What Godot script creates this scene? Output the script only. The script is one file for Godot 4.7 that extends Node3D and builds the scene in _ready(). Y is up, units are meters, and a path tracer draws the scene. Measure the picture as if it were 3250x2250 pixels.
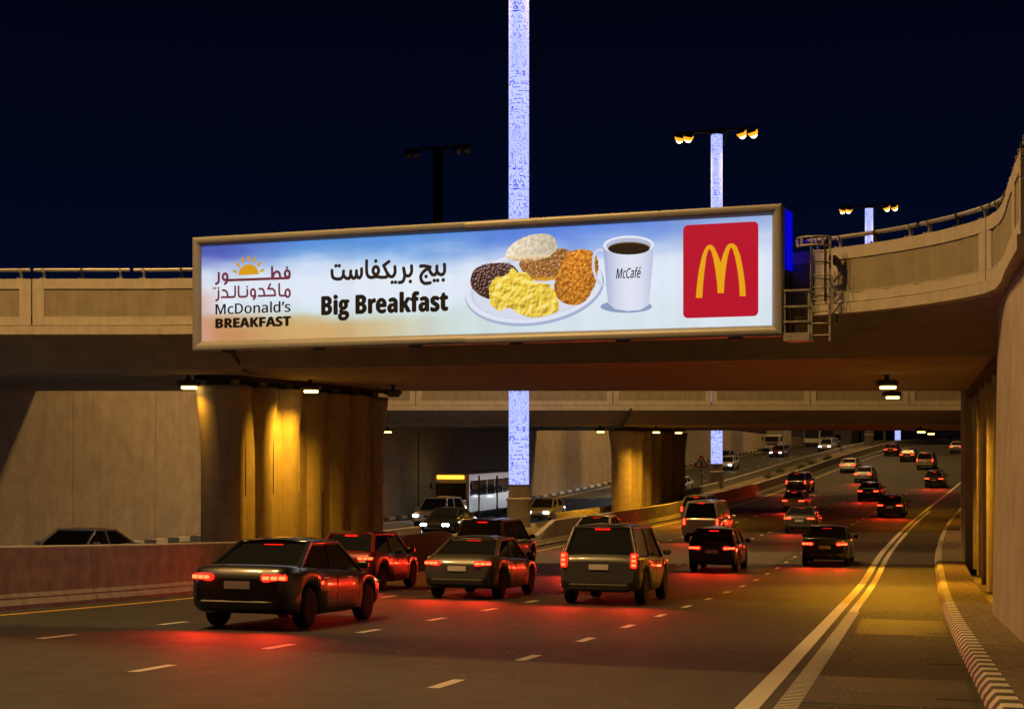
extends Node3D
# Night street: a main road dips under two overpasses; a lit advertising panel hangs on the near one.
# x = right, y = up, depth runs along -z. The eye stands at y = 5, 1.6 m above the road shoulder.
const F := 4870.0

# ------------------------------------------------------------------ mesh builder
class MB:
	var st := SurfaceTool.new()
	var grp := 0
	func _init():
		st.begin(Mesh.PRIMITIVE_TRIANGLES)
		st.set_smooth_group(-1)
	func flat():
		st.set_smooth_group(-1)
	func smooth():
		grp += 1
		st.set_smooth_group(grp)
	func tri(a: Vector3, b: Vector3, c: Vector3):
		st.add_vertex(a); st.add_vertex(c); st.add_vertex(b)
	func quad(a: Vector3, b: Vector3, c: Vector3, d: Vector3):
		tri(a, b, c); tri(a, c, d)
	func box(c: Vector3, s: Vector3, bs := Basis()):
		var h := s * 0.5
		var p := []
		for i in 8:
			p.append(c + bs * Vector3(h.x if i & 1 else -h.x, h.y if i & 2 else -h.y, h.z if i & 4 else -h.z))
		flat()
		quad(p[4], p[5], p[7], p[6]); quad(p[1], p[0], p[2], p[3])
		quad(p[5], p[1], p[3], p[7]); quad(p[0], p[4], p[6], p[2])
		quad(p[6], p[7], p[3], p[2]); quad(p[0], p[1], p[5], p[4])
	# box with chamfered long edges seen from the front (extruded octagon along local y)
	func cbox(c: Vector3, s: Vector3, ch: float, bs := Basis()):
		var hx := s.x * 0.5
		var hy := s.y * 0.5
		var hz := s.z * 0.5
		var ring := [Vector2(-hx + ch, -hz), Vector2(hx - ch, -hz), Vector2(hx, -hz + ch), Vector2(hx, hz - ch), Vector2(hx - ch, hz), Vector2(-hx + ch, hz), Vector2(-hx, hz - ch), Vector2(-hx, -hz + ch)]
		var rows := []
		for k in 4:
			var yy: float = [-hy, -hy + ch, hy - ch, hy][k]
			var ins: float = ch if k == 0 or k == 3 else 0.0
			var row := []
			for q in ring:
				row.append(c + bs * Vector3(q.x - signf(q.x) * minf(ins, absf(q.x)), yy, q.y - signf(q.y) * minf(ins, absf(q.y))))
			rows.append(row)
		loft(rows, true, false, true)
	# rows of points; rings closed or open; caps = fan at both ends
	func loft(rows: Array, closed: bool, smo: bool, caps := false):
		if smo: smooth()
		else: flat()
		for i in rows.size() - 1:
			var a: Array = rows[i]
			var b: Array = rows[i + 1]
			var n := a.size()
			for j in (n if closed else n - 1):
				var k := (j + 1) % n
				quad(a[j], b[j], b[k], a[k])
		if caps:
			flat()
			for e in [0, rows.size() - 1]:
				var r: Array = rows[e]
				var m := Vector3.ZERO
				for q in r: m += q
				m /= r.size()
				for j in r.size():
					var k := (j + 1) % r.size()
					if e == 0: tri(m, r[j], r[k])
					else: tri(m, r[k], r[j])
	func tube(path: Array, r: float, sides := 8, caps := true):
		var rows := []
		for i in path.size():
			var t: Vector3 = (path[mini(i + 1, path.size() - 1)] - path[maxi(i - 1, 0)]).normalized()
			var up := Vector3.UP if absf(t.y) < 0.95 else Vector3.RIGHT
			var x := t.cross(up).normalized()
			var y := x.cross(t).normalized()
			var row := []
			for k in sides:
				var a := TAU * k / sides
				row.append(path[i] + (x * cos(a) + y * sin(a)) * r)
			rows.append(row)
		loft(rows, true, true, caps)
	# prof: [[radius, y], ...] turned about the vertical through c
	func lathe(c: Vector3, prof: Array, sides := 24, smo := true, bs := Basis()):
		var rows := []
		for q in prof:
			var row := []
			for k in sides:
				var a := -TAU * k / sides
				row.append(c + bs * Vector3(cos(a) * q[0], q[1], sin(a) * q[0]))
			rows.append(row)
		loft(rows, true, smo, true)
	func done() -> ArrayMesh:
		st.generate_normals()
		st.index()
		return st.commit()

# ------------------------------------------------------------------ scene helpers
var names := {}
var rng := RandomNumberGenerator.new()
var M := {}

func numbered(called: String) -> String:
	var n: int = names.get(called, 0)
	names[called] = n + 1
	return called if n == 0 else "%s_%03d" % [called, n]

func thing(called: String, label: String, category: String, at := Vector3.ZERO, group := "") -> Node3D:
	var o := Node3D.new()
	o.name = numbered(called)
	add_child(o)
	o.position = at
	o.set_meta("label", label)
	o.set_meta("category", category)
	if group: o.set_meta("group", group)
	return o

# a part whose mesh is in the thing's own axes
func part(parent: Node, called: String, mesh: Mesh, mat: Material) -> MeshInstance3D:
	var o := MeshInstance3D.new()
	o.name = called
	o.mesh = mesh
	o.material_override = mat
	parent.add_child(o, true)
	return o

# a part whose mesh is in world axes, below a thing that is only moved
func wpart(parent: Node3D, called: String, mesh: Mesh, mat: Material) -> MeshInstance3D:
	var o := part(parent, called, mesh, mat)
	var p: Node = parent
	while p != self:
		o.position -= (p as Node3D).position
		p = p.get_parent()
	return o

func structure(called: String, mesh: Mesh, mat: Material) -> MeshInstance3D:
	var o := part(self, numbered(called), mesh, mat)
	o.set_meta("kind", "structure")
	return o

func w3(x: float, h: float, z: float) -> Vector3:
	return Vector3(x, h + 5.0, -z)

# ------------------------------------------------------------------ the road's line (edge line of the near carriageway)
const ZT := [-80.0, 0.0, 14.4, 32.7, 48.0, 65.0, 85.0, 99.0, 120.0, 140.0, 175.0, 215.0, 250.0, 300.0, 400.0, 700.0, 1500.0]
const XT := [-22.1, -1.52, 2.2, 6.93, 11.02, 15.66, 21.55, 25.9, 33.2, 40.7, 54.0, 69.8, 84.3, 106.0, 150.0, 285.0, 645.0]
const HT := [3.0, -1.63, -2.49, -3.58, -4.3, -4.65, -4.9, -4.95, -4.55, -3.75, -2.1, -0.5, -0.15, -0.15, -0.5, -1.0, -1.0]

func herm(t: Array, z: float) -> float:
	var i := 0
	while i < ZT.size() - 2 and z > ZT[i + 1]: i += 1
	var a: float = ZT[i]
	var b: float = ZT[i + 1]
	var d: float = b - a
	var s: float = (t[i + 1] - t[i]) / d
	var m0: float = s if i == 0 else (t[i + 1] - t[i - 1]) / (ZT[i + 1] - ZT[i - 1])
	var m1: float = s if i >= ZT.size() - 2 else (t[i + 2] - t[i]) / (ZT[i + 2] - ZT[i])
	var u: float = (z - a) / d
	var u2 := u * u
	var u3 := u2 * u
	return (2 * u3 - 3 * u2 + 1) * t[i] + (u3 - 2 * u2 + u) * d * m0 + (-2 * u3 + 3 * u2) * t[i + 1] + (u3 - u2) * d * m1

func heading(z: float) -> float:
	return atan((herm(XT, z + 1.0) - herm(XT, z - 1.0)) / 2.0)

# point o metres to the left of the edge line at station z, dh above the road
func rp(z: float, o: float, dh := 0.0) -> Vector3:
	var a := heading(z)
	return w3(herm(XT, z) - o * cos(a), herm(HT, z) + dh, z + o * sin(a))

func stations(z0: float, z1: float, step: float) -> Array:
	var r := []
	var n := maxi(1, int(round((z1 - z0) / step)))
	for i in n + 1: r.append(lerpf(z0, z1, float(i) / n))
	return r

# strip on the road between two offsets
func ribbon(b: MB, z0: float, z1: float, step: float, o0: float, o1: float, dh := 0.0):
	var rows := []
	for z in stations(z0, z1, step):
		rows.append([rp(z, o0, dh), rp(z, o1, dh)])
	b.loft(rows, false, true)

# closed profile [[offset, height], ...] swept along the road
func sweep(b: MB, z0: float, z1: float, step: float, prof: Array, smo := false):
	var rows := []
	for z in stations(z0, z1, step):
		var row := []
		for q in prof: row.append(rp(z, q[0], q[1]))
		rows.append(row)
	b.loft(rows, true, smo, true)

# ------------------------------------------------------------------ materials
func tone_texture(sd: int, lin: Color, coarse: float, fine: float, streak: float, cf := 0.012, ff := 0.25) -> ImageTexture:
	var n := FastNoiseLite.new()
	n.seed = sd
	n.noise_type = FastNoiseLite.TYPE_SIMPLEX_SMOOTH
	n.fractal_octaves = 5
	n.frequency = cf
	var a := n.get_seamless_image(512, 512).get_data()
	n.seed = sd + 7
	n.fractal_octaves = 2
	n.frequency = ff
	var f := n.get_seamless_image(512, 512).get_data()
	n.seed = sd + 13
	n.fractal_octaves = 4
	n.frequency = 0.03
	var si := n.get_seamless_image(512, 32)
	si.resize(512, 512, Image.INTERPOLATE_CUBIC)
	var s := si.get_data()
	var lut := PackedByteArray()
	for i in 512:
		var v := i / 256.0
		var c := Color(minf(lin.r * v, 1), minf(lin.g * v, 1), minf(lin.b * v, 1)).linear_to_srgb()
		lut.append(int(c.r * 255)); lut.append(int(c.g * 255)); lut.append(int(c.b * 255))
	var out := PackedByteArray()
	out.resize(512 * 512 * 3)
	for i in 512 * 512:
		var v := 1.0 + coarse * (a[i] - 128) / 64.0 + fine * (f[i] - 128) / 64.0 + streak * (s[i] - 128) / 64.0
		var k := clampi(int(v * 256), 8, 511) * 3
		out[i * 3] = lut[k]; out[i * 3 + 1] = lut[k + 1]; out[i * 3 + 2] = lut[k + 2]
	return ImageTexture.create_from_image(Image.create_from_data(512, 512, false, Image.FORMAT_RGB8, out))

func grain_normal(sd: int, freq: float, strength: float) -> ImageTexture:
	var n := FastNoiseLite.new()
	n.seed = sd
	n.frequency = freq
	n.fractal_octaves = 3
	var im := n.get_seamless_image(512, 512)
	im.convert(Image.FORMAT_RGBA8)
	im.bump_map_to_normal_map(strength)
	return ImageTexture.create_from_image(im)

func surf(lin: Color, sd: int, coarse := 0.1, fine := 0.05, streak := 0.0, rough := 0.85, scale := 0.35, nrm: Texture2D = null, cf := 0.012) -> StandardMaterial3D:
	var m := StandardMaterial3D.new()
	m.albedo_texture = tone_texture(sd, lin, coarse, fine, streak, cf)
	m.roughness = rough
	m.uv1_triplanar = true
	m.uv1_world_triplanar = true
	m.uv1_scale = Vector3.ONE * scale
	if nrm:
		m.normal_enabled = true
		m.normal_texture = nrm
		m.normal_scale = 0.22
	return m

func plain(lin: Color, rough := 0.6, metal := 0.0) -> StandardMaterial3D:
	var m := StandardMaterial3D.new()
	m.albedo_color = lin.linear_to_srgb()
	m.roughness = rough
	m.metallic = metal
	return m

func glow(lin: Color, energy: float) -> StandardMaterial3D:
	var m := StandardMaterial3D.new()
	m.albedo_color = Color(0.05, 0.05, 0.05)
	m.emission_enabled = true
	m.emission = lin.linear_to_srgb()
	m.emission_energy_multiplier = energy
	return m

func paint(lin: Color) -> StandardMaterial3D:
	var m := plain(lin, 0.35, 0.2)
	m.clearcoat_enabled = true
	m.clearcoat = 0.8
	m.clearcoat_roughness = 0.08
	return m

func make_materials():
	var gn := grain_normal(3, 0.09, 3.0)
	var an := grain_normal(5, 0.3, 5.0)
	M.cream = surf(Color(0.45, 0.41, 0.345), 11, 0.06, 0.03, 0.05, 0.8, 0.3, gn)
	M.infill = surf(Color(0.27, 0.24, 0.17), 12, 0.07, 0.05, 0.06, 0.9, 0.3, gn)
	M.concrete = surf(Color(0.38, 0.345, 0.30), 13, 0.10, 0.05, 0.08, 0.88, 0.25, gn)
	M.wall = surf(Color(0.37, 0.32, 0.27), 14, 0.10, 0.04, 0.05, 0.9, 0.12, gn)
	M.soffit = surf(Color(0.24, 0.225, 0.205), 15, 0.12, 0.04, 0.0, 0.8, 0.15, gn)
	M.asphalt = surf(Color(0.022, 0.0215, 0.0195), 16, 0.3, 0.3, 0.0, 0.72, 0.22, an)
	M.asphalt_new = surf(Color(0.021, 0.0205, 0.019), 17, 0.14, 0.2, 0.0, 0.6, 0.25, an)
	M.barrier = surf(Color(0.33, 0.33, 0.33), 18, 0.16, 0.08, 0.05, 0.85, 0.3, gn)
	M.soil = surf(Color(0.17, 0.125, 0.08), 19, 0.3, 0.3, 0.0, 0.95, 0.5, an)
	M.paint_white = surf(Color(0.52, 0.51, 0.48), 20, 0.18, 0.2, 0.0, 0.6, 1.2, null, 0.03)
	M.paint_yellow = surf(Color(0.46, 0.30, 0.03), 21, 0.25, 0.25, 0.0, 0.6, 1.2, null, 0.03)
	M.kerb_white = surf(Color(0.58, 0.54, 0.47), 22, 0.12, 0.08, 0.0, 0.7, 1.0, gn)
	M.kerb_black = surf(Color(0.055, 0.05, 0.05), 23, 0.2, 0.15, 0.0, 0.7, 1.0, gn)
	M.pavers = []
	for k in 4:
		M.pavers.append(surf(Color(0.155, 0.115, 0.075) * [1.0, 0.86, 1.12, 0.94][k], 30 + k, 0.15, 0.2, 0.0, 0.85, 1.1, gn))
	M.sand = surf(Color(0.2, 0.16, 0.11), 24, 0.2, 0.2, 0.0, 0.95, 0.4)
	M.steel = plain(Color(0.42, 0.40, 0.38), 0.45, 0.6)
	M.galv = surf(Color(0.36, 0.34, 0.32), 25, 0.2, 0.1, 0.0, 0.5, 0.8)
	M.galv.metallic = 0.4
	M.frame = surf(Color(0.30, 0.305, 0.32), 26, 0.04, 0.02, 0.03, 0.42, 0.3)
	M.frame.metallic = 0.1
	M.dark = plain(Color(0.02, 0.02, 0.022), 0.6)
	M.dark_metal = plain(Color(0.06, 0.058, 0.055), 0.5, 0.4)
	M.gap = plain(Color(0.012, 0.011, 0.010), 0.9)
	M.rubber = plain(Color(0.018, 0.018, 0.018), 0.9)
	M.rim = plain(Color(0.42, 0.42, 0.43), 0.35, 0.3)
	M.glass = plain(Color(0.012, 0.014, 0.018), 0.06)
	M.plate = plain(Color(0.6, 0.6, 0.58), 0.5)
	M.black_trim = plain(Color(0.015, 0.015, 0.016), 0.5)
	M.sodium = glow(Color(1.0, 0.60, 0.13), 9.0)
	M.sodium_halo = glow(Color(1.0, 0.38, 0.015), 1.5)
	M.sodium_core = glow(Color(1.0, 0.75, 0.35), 14.0)
	M.lamp_off = plain(Color(0.2, 0.18, 0.14), 0.2)
	M.tail = glow(Color(1.0, 0.012, 0.006), 1.6)
	M.tail_core = glow(Color(1.0, 0.035, 0.01), 14.0)
	M.tail_bright = glow(Color(1.0, 0.014, 0.006), 2.6)
	M.head = glow(Color(0.86, 0.93, 1.0), 14.0)
	M.tail_off = plain(Color(0.25, 0.008, 0.008), 0.15)
	M.head_off = plain(Color(0.5, 0.5, 0.52), 0.1)
	M.amber = glow(Color(1.0, 0.42, 0.03), 3.0)
	M.teal = glow(Color(0.0, 0.75, 0.45), 1.6)
	M.blue_led = glow(Color(0.05, 0.05, 1.0), 1.6)
	M.bark = plain(Color(0.07, 0.05, 0.035), 0.95)
	M.leaf = plain(Color(0.045, 0.075, 0.025), 0.7)
	M.leaf.backlight_enabled = true
	M.leaf.backlight = Color(0.12, 0.2, 0.06)
	M.sign_white = plain(Color(0.7, 0.7, 0.68), 0.4)
	M.sign_red = plain(Color(0.5, 0.015, 0.02), 0.4)
	M.sign_black = plain(Color(0.01, 0.01, 0.01), 0.4)
	M.text_black = plain(Color(0.006, 0.005, 0.007), 0.6)
	M.truck_white = paint(Color(0.62, 0.61, 0.58))
	M.calligraphy = calligraphy_material()
	M.calligraphy_off = plain(Color(0.006, 0.006, 0.010), 1.0)
	M.calligraphy_off.specular_mode = BaseMaterial3D.SPECULAR_DISABLED

# ------------------------------------------------------------------ drawing into images
func dab(im: Image, p: Vector2, q: Vector2, r: float, c: Color):
	var x0 := maxi(0, int(minf(p.x, q.x) - r - 1))
	var x1 := mini(im.get_width() - 1, int(maxf(p.x, q.x) + r + 2))
	var y0 := maxi(0, int(minf(p.y, q.y) - r - 1))
	var y1 := mini(im.get_height() - 1, int(maxf(p.y, q.y) + r + 2))
	var d := q - p
	var l := d.length_squared()
	for y in range(y0, y1 + 1):
		for x in range(x0, x1 + 1):
			var v := Vector2(x + 0.5, y + 0.5)
			var t := 0.0 if l < 0.0001 else clampf((v - p).dot(d) / l, 0, 1)
			var cov := r - v.distance_to(p + d * t) + 0.5
			if cov > 0:
				im.set_pixel(x, y, im.get_pixel(x, y).lerp(c, minf(cov, 1) * c.a))

func stroke(im: Image, pts: Array, r: float, c: Color, curved := true):
	var path := pts
	if curved and pts.size() > 2:
		path = []
		for i in pts.size() - 1:
			var p0: Vector2 = pts[maxi(i - 1, 0)]
			var p1: Vector2 = pts[i]
			var p2: Vector2 = pts[i + 1]
			var p3: Vector2 = pts[mini(i + 2, pts.size() - 1)]
			for k in 6: path.append(p1.cubic_interpolate(p2, p0, p3, k / 6.0))
		path.append(pts[-1])
	for i in path.size() - 1: dab(im, path[i], path[i + 1], r, c)

func fill_poly(im: Image, poly: Array, c: Color):
	var y0 := 1e9
	var y1 := -1e9
	for p in poly:
		y0 = minf(y0, p.y); y1 = maxf(y1, p.y)
	for y in range(maxi(0, int(y0)), mini(im.get_height() - 1, int(y1)) + 1):
		var cov := {}
		for s in 4:
			var yy := y + (s + 0.5) / 4.0
			var xs := []
			for i in poly.size():
				var a: Vector2 = poly[i]
				var b: Vector2 = poly[(i + 1) % poly.size()]
				if (a.y <= yy) != (b.y <= yy): xs.append(a.x + (yy - a.y) / (b.y - a.y) * (b.x - a.x))
			xs.sort()
			for k in range(0, xs.size() - 1, 2):
				for x in range(maxi(0, int(xs[k])), mini(im.get_width() - 1, int(xs[k + 1])) + 1):
					var w: float = clampf(minf(x + 1.0, xs[k + 1]) - maxf(x, xs[k]), 0, 1)
					cov[x] = cov.get(x, 0.0) + w * 0.25
		for x in cov: im.set_pixel(x, y, im.get_pixel(x, y).lerp(c, minf(cov[x], 1)))

# blue letter-like openwork pattern of the lit mast cladding
func calligraphy_material() -> StandardMaterial3D:
	var r := RandomNumberGenerator.new()
	r.seed = 77
	var wd := 384
	var hg := 2048
	var im := Image.create(wd, hg, false, Image.FORMAT_RGB8)
	im.fill(Color(0.70, 0.74, 1.0))
	var ink := Color(0.04, 0.08, 0.80)
	var soft := Color(0.50, 0.55, 1.0)
	var y := 6.0
	while y < hg - 10:
		# bands of large letters give way to bands of small ones
		var big := 0.5 + 0.5 * sin(y / hg * TAU * 2.0 + 0.8)
		var s := lerpf(17.0, 52.0, big)
		var x := r.randf_range(-10, 10)
		while x < wd:
			var p := Vector2(x, y + r.randf_range(-3, 3))
			var w := s * r.randf_range(0.6, 1.5)
			var t := lerpf(1.5, 4.0, big) * r.randf_range(0.7, 1.2)
			var c := ink if r.randf() < 0.35 + 0.45 * big else soft
			match [0, 0, 1, 2, 3, 4, 5, 6, 0][r.randi() % 9]:
				0: stroke(im, [p, p + Vector2(w, r.randf_range(-2, 2))], t, c)
				1: stroke(im, [p, p + Vector2(0, s), p + Vector2(w * 0.9, s)], t, c, false)
				2: stroke(im, [p + Vector2(0, s * 0.3), p + Vector2(w * 0.15, s * 0.9), p + Vector2(w * 0.6, s), p + Vector2(w, s * 0.3)], t, c)
				3: stroke(im, [p + Vector2(w * 0.7, 0), p + Vector2(w * 0.2, s * 0.25), p + Vector2(w * 0.5, s * 0.6), p + Vector2(w, s * 0.3), p + Vector2(w * 0.7, 0), p + Vector2(w, s), p + Vector2(w * 0.2, s * 1.2)], t, c)
				4: stroke(im, [p, p + Vector2(w * 0.1, s * 1.1)], t, c)
				5:
					stroke(im, [p, p + Vector2(w * 0.3, s * 0.6), p + Vector2(w * 0.6, s * 0.1), p + Vector2(w, s * 0.7)], t, c)
					dab(im, p + Vector2(w * 0.5, -s * 0.2), p + Vector2(w * 0.5, -s * 0.2), t * 1.6, c)
				6: stroke(im, [p + Vector2(w, 0), p + Vector2(w * 0.3, 0), p + Vector2(0, s * 0.5), p + Vector2(w * 0.5, s)], t, c)
			x += w * r.randf_range(1.0, 1.9) + 6
		y += s * r.randf_range(0.75, 1.0)
	var m := StandardMaterial3D.new()
	m.albedo_color = Color(0.1, 0.1, 0.12)
	m.emission_enabled = true
	m.emission = Color.BLACK
	m.emission_texture = ImageTexture.create_from_image(im)
	m.emission_energy_multiplier = 1.25
	return m

# ------------------------------------------------------------------ camera, sky, exposure
func make_view():
	var cam := Camera3D.new()
	cam.position = Vector3(0, 5, 0)
	cam.set_frustum(0.1 * 2250.0 / F, Vector2(0, 0.1 * 285.0 / F), 0.1, 4000.0)
	add_child(cam)
	cam.current = true
	var env := Environment.new()
	env.background_mode = Environment.BG_SKY
	var sm := ProceduralSkyMaterial.new()
	sm.sky_top_color = Color(0.006, 0.006, 0.012)
	sm.sky_horizon_color = Color(0.008, 0.055, 0.165)
	sm.sky_curve = 0.13
	sm.sky_energy_multiplier = 1.0
	sm.ground_bottom_color = Color(0.01, 0.01, 0.02)
	sm.ground_horizon_color = Color(0.012, 0.04, 0.16)
	sm.ground_curve = 0.05
	var sky := Sky.new()
	sky.sky_material = sm
	env.sky = sky
	env.background_energy_multiplier = 1.0
	env.tonemap_mode = Environment.TONE_MAPPER_LINEAR
	env.tonemap_exposure = 1.0
	env.ambient_light_source = Environment.AMBIENT_SOURCE_DISABLED
	env.sdfgi_enabled = true
	env.ssao_enabled = true
	env.ssil_enabled = true
	var we := WorldEnvironment.new()
	we.environment = env
	add_child(we)

func omni(parent: Node, at: Vector3, lin: Color, energy: float, size := 0.08) -> OmniLight3D:
	var l := OmniLight3D.new()
	l.light_color = lin.linear_to_srgb()
	l.light_energy = energy
	l.light_size = size
	l.omni_range = 150.0
	l.omni_attenuation = 2.0
	l.shadow_enabled = true
	parent.add_child(l, true)
	l.position = at
	return l

func spot(parent: Node, at: Vector3, towards: Vector3, lin: Color, energy: float, angle: float, size := 0.08) -> SpotLight3D:
	var l := SpotLight3D.new()
	l.light_color = lin.linear_to_srgb()
	l.light_energy = energy
	l.light_size = size
	l.spot_range = 150.0
	l.spot_attenuation = 2.0
	l.spot_angle = angle
	l.spot_angle_attenuation = 0.8
	l.shadow_enabled = true
	parent.add_child(l, true)
	l.position = at
	var up := Vector3.UP if absf(towards.normalized().y) < 0.98 else Vector3.RIGHT
	l.basis = Basis.looking_at(towards, up)
	return l

# ------------------------------------------------------------------ plan curves
func resample(pts: Array, step := 0.5) -> Array:   # Vector2(x, z) control points to a dense polyline
	var r := []
	for i in pts.size() - 1:
		var p0: Vector2 = pts[maxi(i - 1, 0)]
		var p1: Vector2 = pts[i]
		var p2: Vector2 = pts[i + 1]
		var p3: Vector2 = pts[mini(i + 2, pts.size() - 1)]
		var n := maxi(2, int(p1.distance_to(p2) / step))
		for k in n: r.append(p1.cubic_interpolate(p2, p0, p3, float(k) / n))
	r.append(pts[-1])
	return r

func arc(poly: Array) -> Array:
	var r := [0.0]
	for i in poly.size() - 1: r.append(r[i] + poly[i].distance_to(poly[i + 1]))
	return r

func along(poly: Array, lens: Array, s: float) -> Vector2:
	var i := 0
	while i < lens.size() - 2 and s > lens[i + 1]: i += 1
	return poly[i].lerp(poly[i + 1], (s - lens[i]) / maxf(lens[i + 1] - lens[i], 1e-6))

func outward(poly: Array, lens: Array, s: float) -> Vector2:
	var t := (along(poly, lens, minf(s + 0.3, lens[-1])) - along(poly, lens, maxf(s - 0.3, 0.0))).normalized()
	return Vector2(t.y, -t.x)

# ------------------------------------------------------------------ overpass
func overpass(label: String, front: Array, girder: Array, rear: Array, back: Array, hs: float, hb: float, band: float, top: float, rails: bool, panel_len: float, s_first: float) -> Node3D:
	var t := thing("overpass", label, "bridge", w3(front[0].x, hs, front[0].y))
	var fp := resample(front)
	var fl := arc(fp)
	var gp := resample(girder)
	var gl := arc(gp)
	var rp2 := resample(rear)
	var rl := arc(rp2)
	var bp := resample(back)
	var bl := arc(bp)
	var n := 72
	var cant := MB.new()
	var sof := MB.new()
	var deck := MB.new()
	var rows_c := []
	var rows_s := []
	var rows_r := []
	var rows_d := []
	for i in n + 1:
		var u := float(i) / n
		var f := along(fp, fl, u * fl[-1])
		var g := along(gp, gl, u * gl[-1])
		var q := along(rp2, rl, u * rl[-1])
		var k := along(bp, bl, u * bl[-1])
		var m := f.lerp(g, 0.72)
		var mh := lerpf(hb + 0.12, hs, 0.5)
		rows_c.append([w3(g.x, hs, g.y), w3(m.x, mh, m.y), w3(f.x, hb + 0.12, f.y)])
		rows_s.append([w3(q.x, hs, q.y), w3(g.x, hs, g.y)])
		rows_r.append([w3(k.x, hb + 0.1, k.y), w3(q.x, hs, q.y)])
		rows_d.append([w3(f.x, top - 1.0, f.y), w3(k.x, top - 1.0, k.y)])
	cant.loft(rows_c, false, true)
	sof.loft(rows_s, false, true)
	sof.loft(rows_r, false, true)
	deck.loft(rows_d, false, true)
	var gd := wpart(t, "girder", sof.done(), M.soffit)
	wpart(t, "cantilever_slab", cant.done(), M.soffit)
	wpart(t, "deck", deck.done(), M.asphalt)
	# edge band under the parapet
	var eb := MB.new()
	var rows := []
	for i in n + 1:
		var s: float = fl[-1] * i / n
		var f := along(fp, fl, s)
		var o := outward(fp, fl, s)
		var a := f + o * 0.05
		var d := f - o * 0.35
		rows.append([w3(a.x, hb, a.y), w3(d.x, hb, d.y), w3(d.x, band - 0.02, d.y), w3(a.x, band - 0.02, a.y)])
	eb.loft(rows, true, false, true)
	wpart(t, "edge_band", eb.done(), M.cream)
	# rear parapet as one plain piece
	var rb := MB.new()
	rows = []
	for i in 25:
		var k := along(bp, bl, bl[-1] * i / 24.0)
		rows.append([w3(k.x, hb, k.y), w3(k.x, hb, k.y + 0.3), w3(k.x, top, k.y + 0.3), w3(k.x, top, k.y)])
	rb.loft(rows, true, false, true)
	wpart(t, "rear_parapet", rb.done(), M.concrete)
	# parapet panels, each a frame with a darker infill
	var s0 := s_first
	while s0 < fl[-1] - 0.4:
		var s1 := minf(s0 + panel_len - 0.045, fl[-1])
		if s1 - s0 > 0.8: parapet_panel(t, fp, fl, s0, s1, band, top)
		s0 += panel_len
	if rails:
		var seg := panel_len * 0.5
		s0 = s_first
		while s0 < fl[-1] - 1.0:
			var s1 := minf(s0 + seg - 0.1, fl[-1])
			var path := []
			for k in 9:
				var s := lerpf(s0, s1, k / 8.0)
				var p := along(fp, fl, s) - outward(fp, fl, s) * 0.12
				path.append(w3(p.x, top + 0.24, p.y))
			var rm := MB.new()
			rm.tube(path, 0.046, 10)
			var rail := wpart(t, "rail", rm.done(), M.steel)
			for e in 3:
				var s: float = lerpf(s0 + 0.25, s1 - 0.25, e / 2.0)
				var o := outward(fp, fl, s)
				var p := along(fp, fl, s) - o * 0.12
				var tg := Vector2(-o.y, o.x)
				var bs := Basis(Vector3(tg.x, 0, -tg.y), Vector3.UP, Vector3(o.x, 0, -o.y))
				var pm := MB.new()
				var c := w3(p.x, top, p.y)
				pm.box(c + Vector3(0, 0.008, 0), Vector3(0.16, 0.016, 0.2), bs)
				pm.box(c + Vector3(0, 0.12, 0) - bs.z * 0.035, Vector3(0.05, 0.22, 0.07), bs.rotated(bs.x, 0.2))
				pm.box(c + Vector3(0, 0.22, 0), Vector3(0.05, 0.10, 0.135), bs)
				for sx in [-0.055, 0.055]: pm.box(c + Vector3(0, 0.03, 0) + bs.x * sx + bs.z * 0.07, Vector3(0.025, 0.035, 0.025), bs)
				wpart(rail, "post", pm.done(), M.dark_metal if e == 1 else M.steel)
			s0 += seg
	return t

func parapet_panel(t: Node3D, fp: Array, fl: Array, s0: float, s1: float, band: float, top: float):
	var n := 6
	var fr := MB.new()
	var inf := MB.new()
	var proud := 0.0
	var deep := -0.022
	var h := [band, band + 0.22, top - 0.26, top]
	var a := s0 + 0.30
	var b := s1 - 0.30
	var strips := [[s0, s1, h[0], h[1]], [s0, s1, h[2], h[3]], [s0, a, h[1], h[2]], [b, s1, h[1], h[2]]]
	for q in strips:
		var rows := []
		var m: int = n if q[1] - q[0] > 1.0 else 1
		for i in m + 1:
			var s: float = lerpf(q[0], q[1], float(i) / m)
			var p := along(fp, fl, s)
			var o := outward(fp, fl, s)
			var f := p + o * proud
			var k := p - o * 0.24
			rows.append([w3(f.x, q[2], f.y), w3(k.x, q[2], k.y), w3(k.x, q[3], k.y), w3(f.x, q[3], f.y)])
		fr.loft(rows, true, false, true)
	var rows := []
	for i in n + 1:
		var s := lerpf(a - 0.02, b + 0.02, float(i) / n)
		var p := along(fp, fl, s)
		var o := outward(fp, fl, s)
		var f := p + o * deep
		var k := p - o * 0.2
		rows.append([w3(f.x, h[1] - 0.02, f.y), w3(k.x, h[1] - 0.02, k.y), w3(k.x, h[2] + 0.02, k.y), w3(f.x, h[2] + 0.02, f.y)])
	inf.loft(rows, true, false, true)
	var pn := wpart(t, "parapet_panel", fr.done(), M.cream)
	wpart(pn, "infill", inf.done(), M.infill)

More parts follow.
